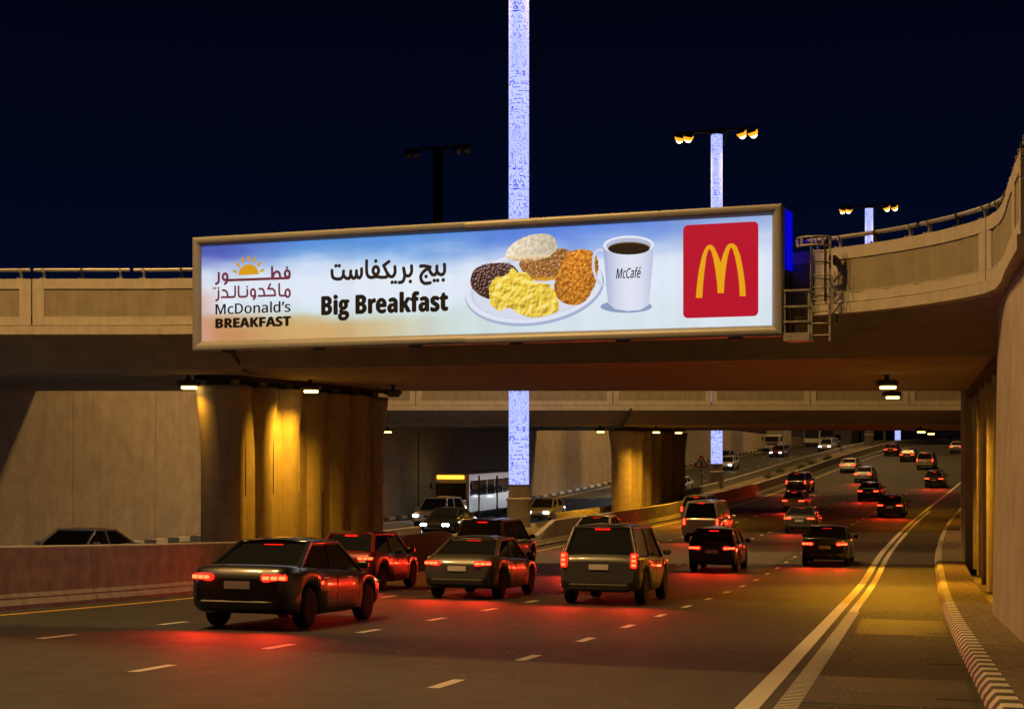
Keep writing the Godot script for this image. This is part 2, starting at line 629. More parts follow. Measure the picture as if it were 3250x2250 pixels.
# ------------------------------------------------------------------ pier: a row of merged round columns with flared heads
func pier(label: String, a: Vector2, b: Vector2, count: int, base_h: float, head_h: float, soffit_h: float, r: float):
	var t := thing("bridge_pier", label, "pier", w3(a.x, base_h, a.y))
	var hh := head_h - base_h
	var cm := MB.new()
	var prof := [[r, 0.0], [r, hh * 0.62], [r * 1.01, hh * 0.70], [r * 1.05, hh * 0.78], [r * 1.13, hh * 0.87], [r * 1.26, hh * 0.965], [r * 1.28, hh], [r * 1.1, hh + 0.04]]
	cm.lathe(Vector3.ZERO, prof, 32)
	var col := cm.done()
	var d := (b - a).normalized()
	var side := Vector2(d.y, -d.x)      # towards the near carriageway
	var rib := MB.new()
	rib.box(Vector3.ZERO, Vector3(0.035, 1, 0.05))
	var ribm := rib.done()
	for i in count:
		var p := a.lerp(b, float(i) / (count - 1))
		var o := part(t, "column", col, M.concrete)
		o.position = w3(p.x, base_h, p.y) - t.position
		for k in 5:   # drip ribs at the shoulder of each column
			var ang := atan2(-side.y, side.x) - 0.55 - 0.1 * k
			var q := part(o, "rib", ribm, M.concrete)
			var ln := 2.0 - 0.3 * k
			q.scale = Vector3(1, ln, 1)
			q.position = Vector3(cos(ang) * (r + 0.012), hh * 0.78 - ln * 0.5 - 0.02 * k, sin(ang) * (r + 0.012))
			q.rotation.y = PI / 2 - ang
	var wm := MB.new()
	var bs := Basis(Vector3(d.x, 0, -d.y), Vector3.UP, Vector3(d.x, 0, -d.y).cross(Vector3.UP))
	var mid := (a + b) * 0.5
	wm.box(w3(mid.x, (base_h + head_h) * 0.5 - 0.02, mid.y), Vector3(a.distance_to(b), hh, r * 1.15), bs)
	wpart(t, "web", wm.done(), M.concrete)
	for i in count:   # bearing blocks in the dark slot
		var p := a.lerp(b, float(i) / (count - 1))
		var bm := MB.new()
		bm.box(w3(p.x, (head_h + 0.04 + soffit_h) * 0.5, p.y), Vector3(r * 0.9, soffit_h - head_h - 0.04, r * 1.2), bs)
		wpart(t, "bearing", bm.done(), M.dark_metal)
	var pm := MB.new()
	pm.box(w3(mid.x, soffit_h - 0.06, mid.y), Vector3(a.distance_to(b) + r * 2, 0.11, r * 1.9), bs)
	wpart(t, "dark_slot_plate", pm.done(), M.gap)  # near-black sheet along the slot, above the bearing blocks

# ------------------------------------------------------------------ lamps
func underpass_lamp(label: String, at: Vector3, lit: bool, turn := 0.0, energy := 26.0, lean := 0.12, cone := 76.0):
	var t := thing("underpass_lamp", label, "lamp", at, "lamps under the overpasses")
	t.rotation.y = turn
	var bk := MB.new()
	bk.box(Vector3(0, 0.16, 0), Vector3(0.12, 0.22, 0.1))
	bk.box(Vector3(0, 0.262, 0), Vector3(0.3, 0.016, 0.2))
	part(t, "bracket", bk.done(), M.dark_metal)
	var hs := MB.new()
	hs.cbox(Vector3(0, 0, 0), Vector3(0.62, 0.17, 0.42), 0.035)
	for k in 4: hs.box(Vector3(-0.2 + 0.13 * k, 0.095, 0), Vector3(0.02, 0.03, 0.36))
	part(t, "housing", hs.done(), M.dark_metal)
	var ln := MB.new()
	ln.cbox(Vector3(0.03, -0.125, 0.03), Vector3(0.42, 0.09, 0.3), 0.02)
	part(t, "lens", ln.done(), M.sodium if lit else M.lamp_off)
	if lit:
		spot(t, Vector3(0.03, -0.2, 0.03), Vector3(0, -1, lean), Color(1.0, 0.42, 0.02), energy, cone, 0.15)

func mast(label: String, base: Vector3, ang: float, height: float, led_from: float, lit: bool, led: bool, energy: float, group := "tall masts along the median"):
	var t := thing("light_mast", label, "light mast", base, group)
	t.rotation.y = ang
	var b := MB.new()
	b.lathe(Vector3.ZERO, [[0.62, 0.0], [0.62, led_from - 0.78], [0.66, led_from - 0.76], [0.66, led_from - 0.66], [0.56, led_from - 0.60], [0.54, led_from]], 12, false)
	part(t, "plinth", b.done(), M.concrete)
	var r := 0.515
	var st := SurfaceTool.new()
	st.begin(Mesh.PRIMITIVE_TRIANGLES)
	var sides := 32
	var segs := int(ceil((height - led_from) / 8.0))
	for j in segs:
		var y0 := led_from + (height - led_from) * j / segs
		var y1 := led_from + (height - led_from) * (j + 1) / segs
		var v0 := 1.0 - fposmod(y0 / 9.0, 1.0)
		for i in sides:
			var q := []
			for e in [[i, y0], [i + 1, y0], [i + 1, y1], [i, y1]]:
				var a: float = TAU * e[0] / sides
				q.append([Vector3(cos(a) * r, e[1], -sin(a) * r), Vector2(float(e[0]) / sides * 2.0, v0 - (e[1] - y0) / 9.0)])
			for k in [0, 2, 1, 0, 3, 2]:
				st.set_normal(Vector3(q[k][0].x, 0, q[k][0].z).normalized())
				st.set_uv(q[k][1])
				st.add_vertex(q[k][0])
	st.index()
	part(t, "lit_cladding" if led else "cladding", st.commit(), M.calligraphy if led else M.calligraphy_off)
	var rg := MB.new()
	rg.lathe(Vector3(0, led_from, 0), [[0.53, -0.02], [0.545, 0.0], [0.545, 0.05], [0.52, 0.06]], 24)
	part(t, "trim_ring", rg.done(), M.dark_metal)
	rg = MB.new()
	rg.lathe(Vector3(0, height - 0.05, 0), [[0.52, -0.02], [0.55, 0.0], [0.55, 0.12], [0.1, 0.2]], 24)
	part(t, "trim_ring", rg.done(), M.dark_metal)
	var am := MB.new()
	am.box(Vector3(0, height + 0.32, 0), Vector3(7.6, 0.22, 0.34))
	am.box(Vector3(0, height + 0.16, 0), Vector3(1.8, 0.18, 0.5))
	am.tube([Vector3(0, height + 0.3, 0), Vector3(0, height + 1.3, 0)], 0.03, 6)
	part(t, "crossarm", am.done(), M.dark_metal)
	var bm := MB.new()
	for s in [0.62, 0.95]:
		bm.tube([Vector3(s, height + 0.2, 0.15), Vector3(0.75, height - 1.1, 0.15)], 0.035, 6)
	part(t, "bracket", bm.done(), M.dark_metal)
	for s in [-3.35, -2.55, 2.2, 3.2]:
		var fl := MB.new()
		var tilt := Basis(Vector3.RIGHT, 0.5) * Basis(Vector3.BACK, signf(s) * 0.25)
		fl.cbox(Vector3(s, height + 0.08, 0.05), Vector3(0.8, 0.2, 0.74), 0.06, tilt)
		var lamp := part(t, "floodlight", fl.done(), M.dark_metal)
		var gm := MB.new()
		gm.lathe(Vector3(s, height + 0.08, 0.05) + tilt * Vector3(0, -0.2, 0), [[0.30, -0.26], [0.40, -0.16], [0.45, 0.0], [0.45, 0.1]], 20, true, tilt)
		var lens := part(lamp, "lens", gm.done(), M.sodium_halo if lit else M.lamp_off)  # oversized amber bowl: glare halo of the lamp put into shape and glow
		var cm := MB.new()
		cm.lathe(Vector3(s, height + 0.08, 0.05) + tilt * Vector3(0, -0.40, 0), [[0.01, -0.30], [0.14, -0.27], [0.25, -0.18], [0.31, -0.05], [0.31, 0.0]], 16, true, tilt)
		part(lens, "bulb", cm.done(), M.sodium_core if lit else M.lamp_off)
		if lit:
			spot(t, Vector3(s, height + 0.08, 0.05) + tilt * Vector3(0, -0.85, 0), Vector3(signf(s) * 0.12, -1, 0), Color(1.0, 0.55, 0.145), energy, 82.0, 0.25)

# ------------------------------------------------------------------ the lit advertising panel
var BA := Vector2(-8.10, 39.0)
var BB := Vector2(5.92, 33.5)
func on_panel(xs: float, ys: float) -> Vector2:   # photograph pixel to (metres along the panel, metres above its foot)
	var u := (BB - BA).normalized()
	var k := (xs - 1625.0) / F
	var t := (k * BA.y - BA.x) / (u.x - k * u.y)
	return Vector2(t, (1410.0 - ys) / F * (BA.y + t * u.y) - 2.37)

const PX := 139.0
func tx(xs: float, ys: float) -> Vector2:          # photograph pixel to pixel of the print
	var p := on_panel(xs, ys)
	return Vector2((p.x - 0.17) * PX, (2.70 - p.y) * PX)

func crop(o: Vector2, k: float, pts: Array) -> Array:
	var r := []
	for i in range(0, pts.size(), 2): r.append(tx(o.x + pts[i] * k, o.y + pts[i + 1] * k))
	return r

func ring(cx: float, cy: float, rx: float, ry: float, n := 14) -> Array:
	var r := []
	for i in n + 1: r.append_array([cx + cos(TAU * i / n) * rx, cy + sin(TAU * i / n) * ry])
	return r

func blob(im: Image, poly: Array, shade: Callable):
	var lo := Vector2(1e9, 1e9)
	var hi := -lo
	for p in poly:
		lo = lo.min(p); hi = hi.max(p)
	var pk := PackedVector2Array(poly)
	var c := (lo + hi) * 0.5
	var h := (hi - lo) * 0.5
	for y in range(maxi(0, int(lo.y)), mini(im.get_height() - 1, int(hi.y)) + 1):
		for x in range(maxi(0, int(lo.x)), mini(im.get_width() - 1, int(hi.x)) + 1):
			var p := Vector2(x + 0.5, y + 0.5)
			if Geometry2D.is_point_in_polygon(p, pk):
				im.set_pixel(x, y, shade.call(p, (p - c) / h))

func rough_poly(o: Vector2, k: float, pts: Array, amp: float, sd: int) -> Array:
	var base := crop(o, k, pts)
	var r := RandomNumberGenerator.new()
	r.seed = sd
	var out := []
	for i in base.size():
		var a: Vector2 = base[i]
		var b: Vector2 = base[(i + 1) % base.size()]
		var p0: Vector2 = base[(i - 1 + base.size()) % base.size()]
		var p3: Vector2 = base[(i + 2) % base.size()]
		for q in 5: out.append(a.cubic_interpolate(b, p0, p3, q / 5.0) + Vector2(r.randf_range(-amp, amp), r.randf_range(-amp, amp)))
	return out

func print_image() -> Image:
	var wd := 2048
	var hg := 350
	var im := Image.create(wd, hg, false, Image.FORMAT_RGB8)
	var nz := FastNoiseLite.new()
	nz.seed = 5
	nz.frequency = 0.004
	nz.fractal_octaves = 3
	var fine := FastNoiseLite.new()
	fine.seed = 9
	fine.frequency = 0.06
	fine.fractal_octaves = 4
	# printed dawn sky
	var deep := Color(0.28, 0.36, 0.74)
	var azure := Color(0.33, 0.58, 0.88)
	var pale := Color(0.90, 0.94, 1.0)
	var mint := Color(0.80, 0.88, 0.86)
	var gold := Color(0.84, 0.68, 0.44)
	var rust := Color(0.78, 0.52, 0.34)
	for y in hg:
		var v := float(y) / hg
		for x in wd:
			var u := float(x) / wd
			var w := nz.get_noise_2d(x * 0.6, y * 2.2)
			var a := v + w * 0.10
			var top := deep.lerp(azure, smoothstep(0.03, 0.22, u)).lerp(Color(0.34, 0.52, 0.90), smoothstep(0.4, 0.6, u)).lerp(Color(0.58, 0.68, 0.88), smoothstep(0.72, 0.95, u))
			var c := top.lerp(pale, smoothstep(0.0, 0.42, a)).lerp(mint, smoothstep(0.55, 0.85, a) * (1.0 - smoothstep(0.3, 0.7, u) * 0.7))
			var warm := smoothstep(0.68, 0.92, a + 0.12 * (0.3 - u)) * (1.0 - smoothstep(0.22, 0.52, u))
			c = c.lerp(gold, warm).lerp(rust, warm * smoothstep(0.2, 0.02, u) * 0.8)
			c = c.lerp(Color(0.85, 0.66, 0.60), smoothstep(0.06, 0.0, u) * smoothstep(0.35, 0.6, v) * 0.7)
			c = c.lerp(Color(0.80, 0.84, 0.92), smoothstep(0.97, 1.0, u) * 0.3)
			im.set_pixel(x, y, c * (1.0 + 0.035 * nz.get_noise_2d(x * 1.6, 900.0) + 0.006 * sin(x * 0.062)))  # faint upright bands: uneven backlight put into the print colour
	var A := Vector2(680, 780)
	var ka := 260.0 / 1482.0
	var maroon := Color(0.43, 0.16, 0.22)
	var s1 := ka * 22.0 * 1.07
	var s2 := ka * 18.0 * 1.07
	# half sun with rays
	var sun := Color(0.86, 0.63, 0.08)
	var half := [430, 533]
	for i in 15:
		var g := PI - PI * i / 14.0
		half.append_array([616 + cos(g) * 183, 528 - 8 * cos(g) - sin(g) * 193])
	half.append_array([802, 514])
	fill_poly(im, crop(A, ka, half), sun)
	for q in [[366, 466, -66], [425, 345, -40], [511, 260, -16], [615, 231, 0], [718, 254, 14], [806, 330, 38], [862, 448, 66]]:
		var dn := Vector2(sin(deg_to_rad(q[2])), -cos(deg_to_rad(q[2])))
		var sd := Vector2(-dn.y, dn.x)
		var m := Vector2(q[0], q[1])
		var cs := []
		for e in [[-1, -1], [1, -1], [1, 1], [-1, 1]]:
			var p: Vector2 = m + sd * e[0] * 21 + dn * e[1] * (38.0 if absf(q[2]) > 50 else 48.0)
			cs.append_array([p.x, p.y])
		fill_poly(im, crop(A, ka, cs), sun)
	# first line of the maroon script
	fill_poly(im, crop(A, ka, [245, 600, 1330, 562, 1340, 606, 245, 646]), maroon)
	for q in [ring(1316, 508, 43, 62), [1356, 520, 1352, 570, 1318, 586], [1040, 388, 1042, 585], [1054, 572, 1082, 494, 1132, 468, 1174, 500, 1188, 585], ring(190, 562, 42, 58), [230, 570, 226, 645, 186, 688], [74, 492, 74, 620, 60, 668, 24, 688]]:
		stroke(im, crop(A, ka, q), s1, maroon)
	fill_poly(im, crop(A, ka, [1293, 376, 1328, 374, 1328, 415, 1293, 417]), maroon)
	# second line
	for q in [ring(1322, 858, 42, 68), [1292, 898, 1205, 902, 1174, 870, 1168, 690], [810, 780, 868, 784, 894, 838, 900, 900], ring(695, 850, 40, 65), [733, 850, 736, 925, 704, 968], [590, 790, 590, 888, 560, 918, 470, 922, 437, 892, 434, 735], [370, 735, 370, 890, 340, 925, 250, 929], [145, 805, 198, 814, 228, 860, 236, 925], [70, 810, 70, 930, 60, 970, 26, 990]]:
		stroke(im, crop(A, ka, q), s2, maroon)
	for q in [[1008, 692, 968, 778, 1050, 778], [1050, 778, 1088, 815, 1097, 898], [1097, 898, 795, 908], [340, 926, 128, 933]]:
		stroke(im, crop(A, ka, q), s2, maroon, false)
	for q in [[592, 740], [70, 764]]:
		fill_poly(im, crop(A, ka, [q[0] - 15, q[1] - 15, q[0] + 15, q[1] - 15, q[0] + 15, q[1] + 15, q[0] - 15, q[1] + 15]), maroon)
	for q in [18, -20]:
		stroke(im, crop(A, ka, ring(q, 766, 9, 12)), 0.7, Color(0.35, 0.25, 0.3))
		stroke(im, crop(A, ka, [q - 10, 770, q - 16, 790]), 0.7, Color(0.35, 0.25, 0.3))
	# large black script
	var Bo := Vector2(1020, 780)
	var kb := 420.0 / 2306.0
	var black := Color(0.075, 0.055, 0.075)
	var s3 := kb * 27.5 * 1.08
	for q in [[2142, 322, 2145, 440, 2110, 500, 2050, 492, 2012, 440, 2012, 355], [2012, 440, 1985, 498, 1935, 502, 1892, 450, 1880, 400], [1725, 356, 1790, 352, 1896, 372], [1890, 376, 1790, 440, 1734, 520, 1742, 605, 1800, 655, 1895, 645], [1568, 350, 1570, 450, 1540, 512, 1500, 525, 1452, 500, 1430, 390], [1430, 390, 1450, 500, 1430, 598, 1400, 632, 1352, 640], [1278, 365, 1280, 470, 1240, 535, 1190, 530, 1150, 480], [1150, 480, 1138, 538, 1050, 550, 950, 535], ring(946, 432, 49, 68), [950, 535, 870, 552, 812, 530, 786, 450, 785, 262], [697, 402, 695, 500, 662, 558, 625, 540, 608, 480, 608, 435], [608, 480, 590, 550, 545, 562, 508, 500, 508, 440], [508, 500, 480, 565, 425, 562, 382, 510, 382, 440], [382, 510, 335, 572, 250, 577, 192, 540, 180, 430]]:
		stroke(im, crop(Bo, kb, q), s3, black)
	stroke(im, crop(Bo, kb, [1150, 490, 1082, 345, 1175, 275]), s3, black, false)
	for q in [[1822, 535], [1965, 605], [2025, 604], [2122, 595], [1548, 622], [945, 266], [1230, 637], [1290, 635], [250, 350], [308, 348]]:
		var p: Vector2 = crop(Bo, kb, [q[0], q[1]])[0]
		dab(im, p, p, kb * 32 * 1.05, black)
	# plate of food
	var C := Vector2(1420, 620)
	var kc := 1180.0 / 2306.0
	var plate := func(c0: Vector2, rx: float, ry: float, tilt: float, from := 0.0, to := TAU) -> Array:
		var r := []
		for i in 48:
			var g := lerpf(from, to, i / 48.0)
			var p := Vector2(cos(g) * rx, sin(g) * ry).rotated(tilt)
			r.append_array([c0.x + p.x, c0.y + p.y])
		return r
	fill_poly(im, crop(C, kc, plate.call(Vector2(540, 580), 436, 226, -0.14)), Color(0.66, 0.71, 0.85))
	fill_poly(im, crop(C, kc, plate.call(Vector2(535, 566), 430, 222, -0.14)), Color(0.90, 0.92, 0.98))
	fill_poly(im, crop(C, kc, plate.call(Vector2(535, 566), 395, 196, -0.14)), Color(0.80, 0.84, 0.93))
	fill_poly(im, crop(C, kc, plate.call(Vector2(537, 575), 378, 182, -0.14)), Color(0.86, 0.89, 0.96))
	# relief of the food in the printed photograph
	var lump := func(p: Vector2, k: float, d: float) -> float:
		return (fine.get_noise_2d(p.x * k, p.y * k) - fine.get_noise_2d((p.x + d) * k, (p.y + d * 1.4) * k))
	var meat := func(p: Vector2, q: Vector2) -> Color:
		var n := fine.get_noise_2d(p.x * 1.6, p.y * 1.6)
		var c := Color(0.30, 0.15, 0.13).lerp(Color(0.17, 0.07, 0.07), clampf(n + 0.5 + q.y * 0.3, 0, 1))
		var l: float = lump.call(p, 1.5, 2.0)
		return (c * (1.0 + l * 1.0)).lerp(Color(0.72, 0.62, 0.60), smoothstep(0.12, 0.5, l - q.y * 0.12))
	blob(im, rough_poly(C, kc, [143, 540, 160, 470, 230, 428, 330, 418, 400, 430, 440, 480, 430, 560, 340, 640, 250, 640, 175, 600], 1.2, 3), meat)
	var crumb := func(p: Vector2, q: Vector2) -> Color:
		var n := fine.get_noise_2d(p.x * 2.2, p.y * 2.2)
		var c := Color(0.66, 0.40, 0.12).lerp(Color(0.42, 0.22, 0.08), clampf(n * 1.4 + 0.4, 0, 1))
		c = c.lerp(Color(0.93, 0.86, 0.72), smoothstep(0.15, 0.45, n))
		c = c * (1.0 + 0.5 * lump.call(p, 1.0, 1.6))
		return c.lerp(Color(0.86, 0.62, 0.20), smoothstep(0.6, 0.9, q.y))
	blob(im, rough_poly(C, kc, [445, 420, 500, 390, 620, 345, 720, 330, 770, 360, 768, 450, 700, 510, 600, 532, 520, 520, 465, 470], 1.0, 4), crumb)
	var bun := func(p: Vector2, q: Vector2) -> Color:
		var n := fine.get_noise_2d(p.x * 0.9, p.y * 0.9)
		var c := Color(0.88, 0.84, 0.76).lerp(Color(0.78, 0.70, 0.58), clampf(n + 0.35, 0, 1))
		c = c.lerp(Color(0.72, 0.50, 0.26), smoothstep(0.62, 0.95, q.y + n * 0.3))
		c = c * (1.04 + 0.18 * lump.call(p, 0.6, 2.0) - 0.12 * q.x)
		return c.lerp(Color(0.94, 0.84, 0.66), smoothstep(0.45, 0.6, q.y) * (1.0 - smoothstep(0.6, 0.8, q.y)))
	blob(im, rough_poly(C, kc, [360, 370, 385, 320, 440, 275, 520, 246, 600, 238, 655, 255, 680, 300, 672, 345, 610, 390, 520, 412, 430, 405, 380, 395], 0.8, 5), bun)
	var hash_brown := func(p: Vector2, q: Vector2) -> Color:
		var n := fine.get_noise_2d(p.x * 1.0, p.y * 0.8)
		var c := Color(0.86, 0.56, 0.18).lerp(Color(0.66, 0.36, 0.10), clampf(n * 1.3 + 0.45 + q.x * 0.12, 0, 1))
		var l: float = lump.call(p, 1.0, 1.8)
		return (c * (1.05 + l * 0.5 - 0.18 * maxf(q.x * q.x, 0.0) - 0.1 * q.y)).lerp(Color(0.95, 0.74, 0.36), smoothstep(0.2, 0.7, l))
	blob(im, rough_poly(C, kc, [720, 400, 760, 350, 830, 335, 900, 350, 935, 410, 930, 500, 895, 600, 840, 665, 780, 682, 710, 660, 668, 610, 665, 540, 690, 470], 1.0, 6), hash_brown)
	var egg := func(p: Vector2, q: Vector2) -> Color:
		var n := fine.get_noise_2d(p.x * 0.55, p.y * 0.55)
		var c := Color(0.97, 0.84, 0.28).lerp(Color(0.84, 0.63, 0.12), clampf(n * 1.8 + 0.25 + q.y * 0.15, 0, 1))
		var l: float = lump.call(p, 0.42, 3.4)
		return (Color(0.96, 0.83, 0.30) * (1.0 + l * 0.6 - 0.06 * q.y)).lerp(Color(1.0, 0.96, 0.72), smoothstep(0.1, 0.4, l)).lerp(Color(0.72, 0.50, 0.10), smoothstep(0.15, 0.5, -l) * 0.7).lerp(c, 0.15)
	blob(im, rough_poly(C, kc, [258, 560, 300, 510, 370, 490, 400, 452, 440, 480, 500, 480, 545, 540, 620, 545, 660, 590, 690, 660, 685, 720, 600, 750, 520, 755, 440, 735, 400, 700, 345, 705, 330, 720, 268, 680, 262, 620], 2.2, 7), egg)
	# mug of coffee
	stroke(im, crop(C, kc, [985, 340, 925, 345, 905, 400, 912, 480, 945, 545, 990, 555]), 4.5, Color(0.82, 0.85, 0.94))
	fill_poly(im, crop(C, kc, plate.call(Vector2(1110, 690), 160, 38, 0.0)), Color(0.56, 0.63, 0.78))
	var mug := func(_p: Vector2, q: Vector2) -> Color:
		return Color(0.90, 0.92, 0.99).lerp(Color(0.62, 0.67, 0.82), pow(absf(q.x - 0.1), 2.2) * 0.8)
	blob(im, crop(C, kc, [966, 310, 975, 420, 990, 600, 998, 670, 1040, 705, 1120, 718, 1200, 710, 1250, 680, 1262, 560, 1274, 420, 1283, 300]), mug)
	fill_poly(im, crop(C, kc, plate.call(Vector2(1125, 309), 158, 59, -0.02)), Color(0.93, 0.95, 1.0))
	fill_poly(im, crop(C, kc, plate.call(Vector2(1125, 312), 142, 49, -0.02)), Color(0.72, 0.75, 0.86))
	fill_poly(im, crop(C, kc, plate.call(Vector2(1127, 328), 130, 39, -0.01)), Color(0.42, 0.28, 0.16))
	fill_poly(im, crop(C, kc, plate.call(Vector2(1126, 332), 127, 35, -0.01)), Color(0.10, 0.055, 0.045))
	# red square with the yellow arches
	var p0: Vector2 = crop(C, kc, [1464, 186])[0]
	var p1: Vector2 = crop(C, kc, [1930, 748])[0]
	var rr := 15.0
	var rect := []
	for q in [[p1.x - rr, p0.y + rr, -90], [p1.x - rr, p1.y - rr, 0], [p0.x + rr, p1.y - rr, 90], [p0.x + rr, p0.y + rr, 180]]:
		for i in 7:
			var g := deg_to_rad(q[2] + 15.0 * i)
			rect.append(Vector2(q[0] + cos(g) * rr, q[1] + sin(g) * rr))
	fill_poly(im, rect, Color(0.74, 0.0, 0.17))
	fill_poly(im, crop(C, kc, [1542, 637, 1548, 560, 1560, 470, 1578, 385, 1592, 345, 1606, 318, 1625, 305, 1642, 308, 1657, 322, 1678, 365, 1697, 415, 1712, 362, 1733, 314, 1747, 301, 1762, 297, 1778, 300, 1796, 316, 1818, 370, 1836, 460, 1848, 550, 1853, 624, 1815, 626, 1811, 550, 1802, 470, 1786, 385, 1772, 338, 1763, 322, 1752, 338, 1740, 385, 1727, 470, 1719, 550, 1717, 607, 1677, 607, 1674, 550, 1664, 470, 1650, 390, 1638, 348, 1627, 331, 1616, 348, 1607, 385, 1596, 470, 1587, 560, 1583, 636]), Color(0.93, 0.66, 0.08))
	return im

func lettering(parent: Node3D, text: String, font: String, weight: int, a: Vector2, b: Vector2, cap_y: float, mat: Material, slant := 0.0):
	# a, b: photograph pixels of the ends of the base line; cap_y: top of the capitals at the left end
	var f := SystemFont.new()
	f.font_names = PackedStringArray([font])
	f.font_weight = weight
	var ref := TextMesh.new()
	ref.font = f
	ref.font_size = 96
	ref.pixel_size = 0.01
	ref.depth = 0.004
	ref.text = text.substr(0, 1)
	var cap := ref.get_aabb().size.y
	var foot := ref.get_aabb().position.y
	var tm := TextMesh.new()
	tm.font = f
	tm.font_size = 96
	tm.pixel_size = 0.01
	tm.depth = 0.004
	tm.text = text
	var bx := tm.get_aabb()
	# the base line of the whole text: capital letters stand on it
	var pa := on_panel(a.x, a.y)
	var pb := on_panel(b.x, b.y)
	var pc := on_panel(a.x, cap_y)
	var sx := (pb.x - pa.x) / bx.size.x
	var sy := (pc.y - pa.y) / cap
	# heavier strokes: the outline laid over itself with small shifts
	var st := SurfaceTool.new()
	var fat := 0.035 if weight > 500 else 0.014
	var k := 0
	for d in [Vector2(-1, 0), Vector2(1, 0), Vector2(0, -0.7), Vector2(0, 0.7)]:
		st.append_from(tm, 0, Transform3D(Basis(), Vector3(d.x * fat, d.y * fat, 0.0012 * k)))
		k += 1
	var o := part(parent, "lettering", st.commit(), mat)
	o.set_meta("label", "printed words " + ("in slanted dark letters" if slant != 0.0 else "in black letters"))
	# vertical centring of TextMesh keeps one base line for every text of a font
	o.transform = Transform3D(Basis(Vector3(sx, 0, 0), Vector3(slant * sy, sy, 0), Vector3(0, 0, 1)), Vector3(pa.x - bx.position.x * sx - slant * foot * sy, (pa.y + pb.y) * 0.5 - foot * sy, 0.012))

func billboard():
	var u := (BB - BA).normalized()
	var bs := Basis(Vector3(u.x, 0, -u.y), Vector3.UP, Vector3(u.x, 0, -u.y).cross(Vector3.UP))
	var wd := BA.distance_to(BB)
	var ht := 2.88
	var t := thing("lit_billboard", "long backlit breakfast advertising panel hung on the overpass parapet", "billboard", w3(BA.x, 2.37, BA.y))
	t.basis = bs
	# box behind
	var bx := MB.new()
	bx.box(Vector3(wd * 0.5, ht * 0.5, -0.36), Vector3(wd - 0.04, ht - 0.04, 0.5))
	part(t, "light_box", bx.done(), M.frame)
	# mitred frame bars with a rounded face
	var fw := 0.235
	var prof := [Vector2(0, -0.1), Vector2(0, 0.055), Vector2(0.02, 0.08), Vector2(0.10, 0.085), Vector2(0.15, 0.07), Vector2(fw, 0.0), Vector2(fw, -0.1)]
	var corners := [Vector2(0, 0), Vector2(wd, 0), Vector2(wd, ht), Vector2(0, ht)]
	var ins := [Vector2(1, 1), Vector2(-1, 1), Vector2(-1, -1), Vector2(1, -1)]
	for k in 4:
		var fm := MB.new()
		var n := 2 if k % 2 == 0 else 1
		for e in n:
			var rows := []
			for s in 2:
				var f := (e + s) / float(n)
				var row := []
				for q in prof:
					var c0: Vector2 = corners[k] + ins[k] * q.x
					var c1: Vector2 = corners[(k + 1) % 4] + ins[(k + 1) % 4] * q.x
					var c := c0.lerp(c1, f)
					row.append(Vector3(c.x, c.y, q.y))
				rows.append(row)
			fm.loft(rows, false, true)
		part(t, "frame_bar", fm.done(), M.frame)
	# the print, lit from behind
	var st := SurfaceTool.new()
	st.begin(Mesh.PRIMITIVE_TRIANGLES)
	var x0 := 0.17
	var x1 := wd - 0.17
	var y0 := 2.70 - 350.0 / PX
	var q := [[Vector3(x0, y0, 0), Vector2(0, 1)], [Vector3(x1, y0, 0), Vector2((x1 - x0) * PX / 2048.0, 1)], [Vector3(x1, 2.70, 0), Vector2((x1 - x0) * PX / 2048.0, 0)], [Vector3(x0, 2.70, 0), Vector2(0, 0)]]
	for k in [0, 2, 1, 0, 3, 2]:
		st.set_normal(Vector3(0, 0, 1))
		st.set_uv(q[k][1])
		st.add_vertex(q[k][0])
	var pm := StandardMaterial3D.new()
	pm.albedo_color = Color(0.02, 0.02, 0.02)
	pm.roughness = 0.7
	pm.emission_enabled = true
	pm.emission = Color.BLACK
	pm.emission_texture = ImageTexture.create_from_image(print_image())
	pm.emission_energy_multiplier = 0.92
	pm.texture_repeat = false
	var face := part(t, "backlit_sign_print", st.commit(), pm)
	var kb := 420.0 / 2306.0
	var ka := 260.0 / 1482.0
	lettering(face, "Big Breakfast", "Droid Sans", 700, Vector2(1020 + 8 * kb, 780 + 1197 * kb), Vector2(1020 + 2200 * kb, 780 + 1130 * kb), 780 + 886 * kb, M.text_black)
	lettering(face, "McDonald’s", "Droid Sans", 400, Vector2(680 + 24 * ka, 780 + 1232 * ka), Vector2(680 + 1376 * ka, 780 + 1202 * ka), 780 + 1054 * ka, M.text_black)
	lettering(face, "BREAKFAST", "Droid Sans", 700, Vector2(680 + 26 * ka, 780 + 1482 * ka), Vector2(680 + 1380 * ka, 780 + 1452 * ka), 780 + 1318 * ka, M.text_black)
	lettering(face, "McCafé", "Droid Sans", 400, Vector2(1420 + 1048 * 0.5117, 620 + 518 * 0.5117), Vector2(1420 + 1196 * 0.5117, 620 + 508 * 0.5117), 620 + 458 * 0.5117, M.text_black, 0.14)
	# clips under the frame
	for k in 6:
		var cm := MB.new()
		cm.box(Vector3(1.0 + k * 2.6, -0.03, -0.05), Vector3(0.3, 0.06, 0.12))
		part(t, "clip", cm.done(), M.dark_metal)
	# brackets to the parapet
	for k in 7:
		var cm := MB.new()
		cm.box(Vector3(1.0 + k * 2.15, 1.2, -1.0), Vector3(0.1, 0.1, 0.9))
		part(t, "bracket", cm.done(), M.dark_metal)
	# end cover; its upper sheet is given a blue glow
	var em := MB.new()
	em.box(Vector3(wd + 0.02, 2.15, -0.62), Vector3(0.03, 1.3, 0.6))
	part(t, "blue_glow_panel", em.done(), glow(Color(0.0, 0.0, 0.55), 1.0))
	var em2 := MB.new()
	em2.box(Vector3(wd + 0.02, 0.74, -0.62), Vector3(0.03, 1.48, 0.6))
	em2.box(Vector3(wd + 0.02, 1.4, -0.98), Vector3(0.06, 2.8, 0.1))
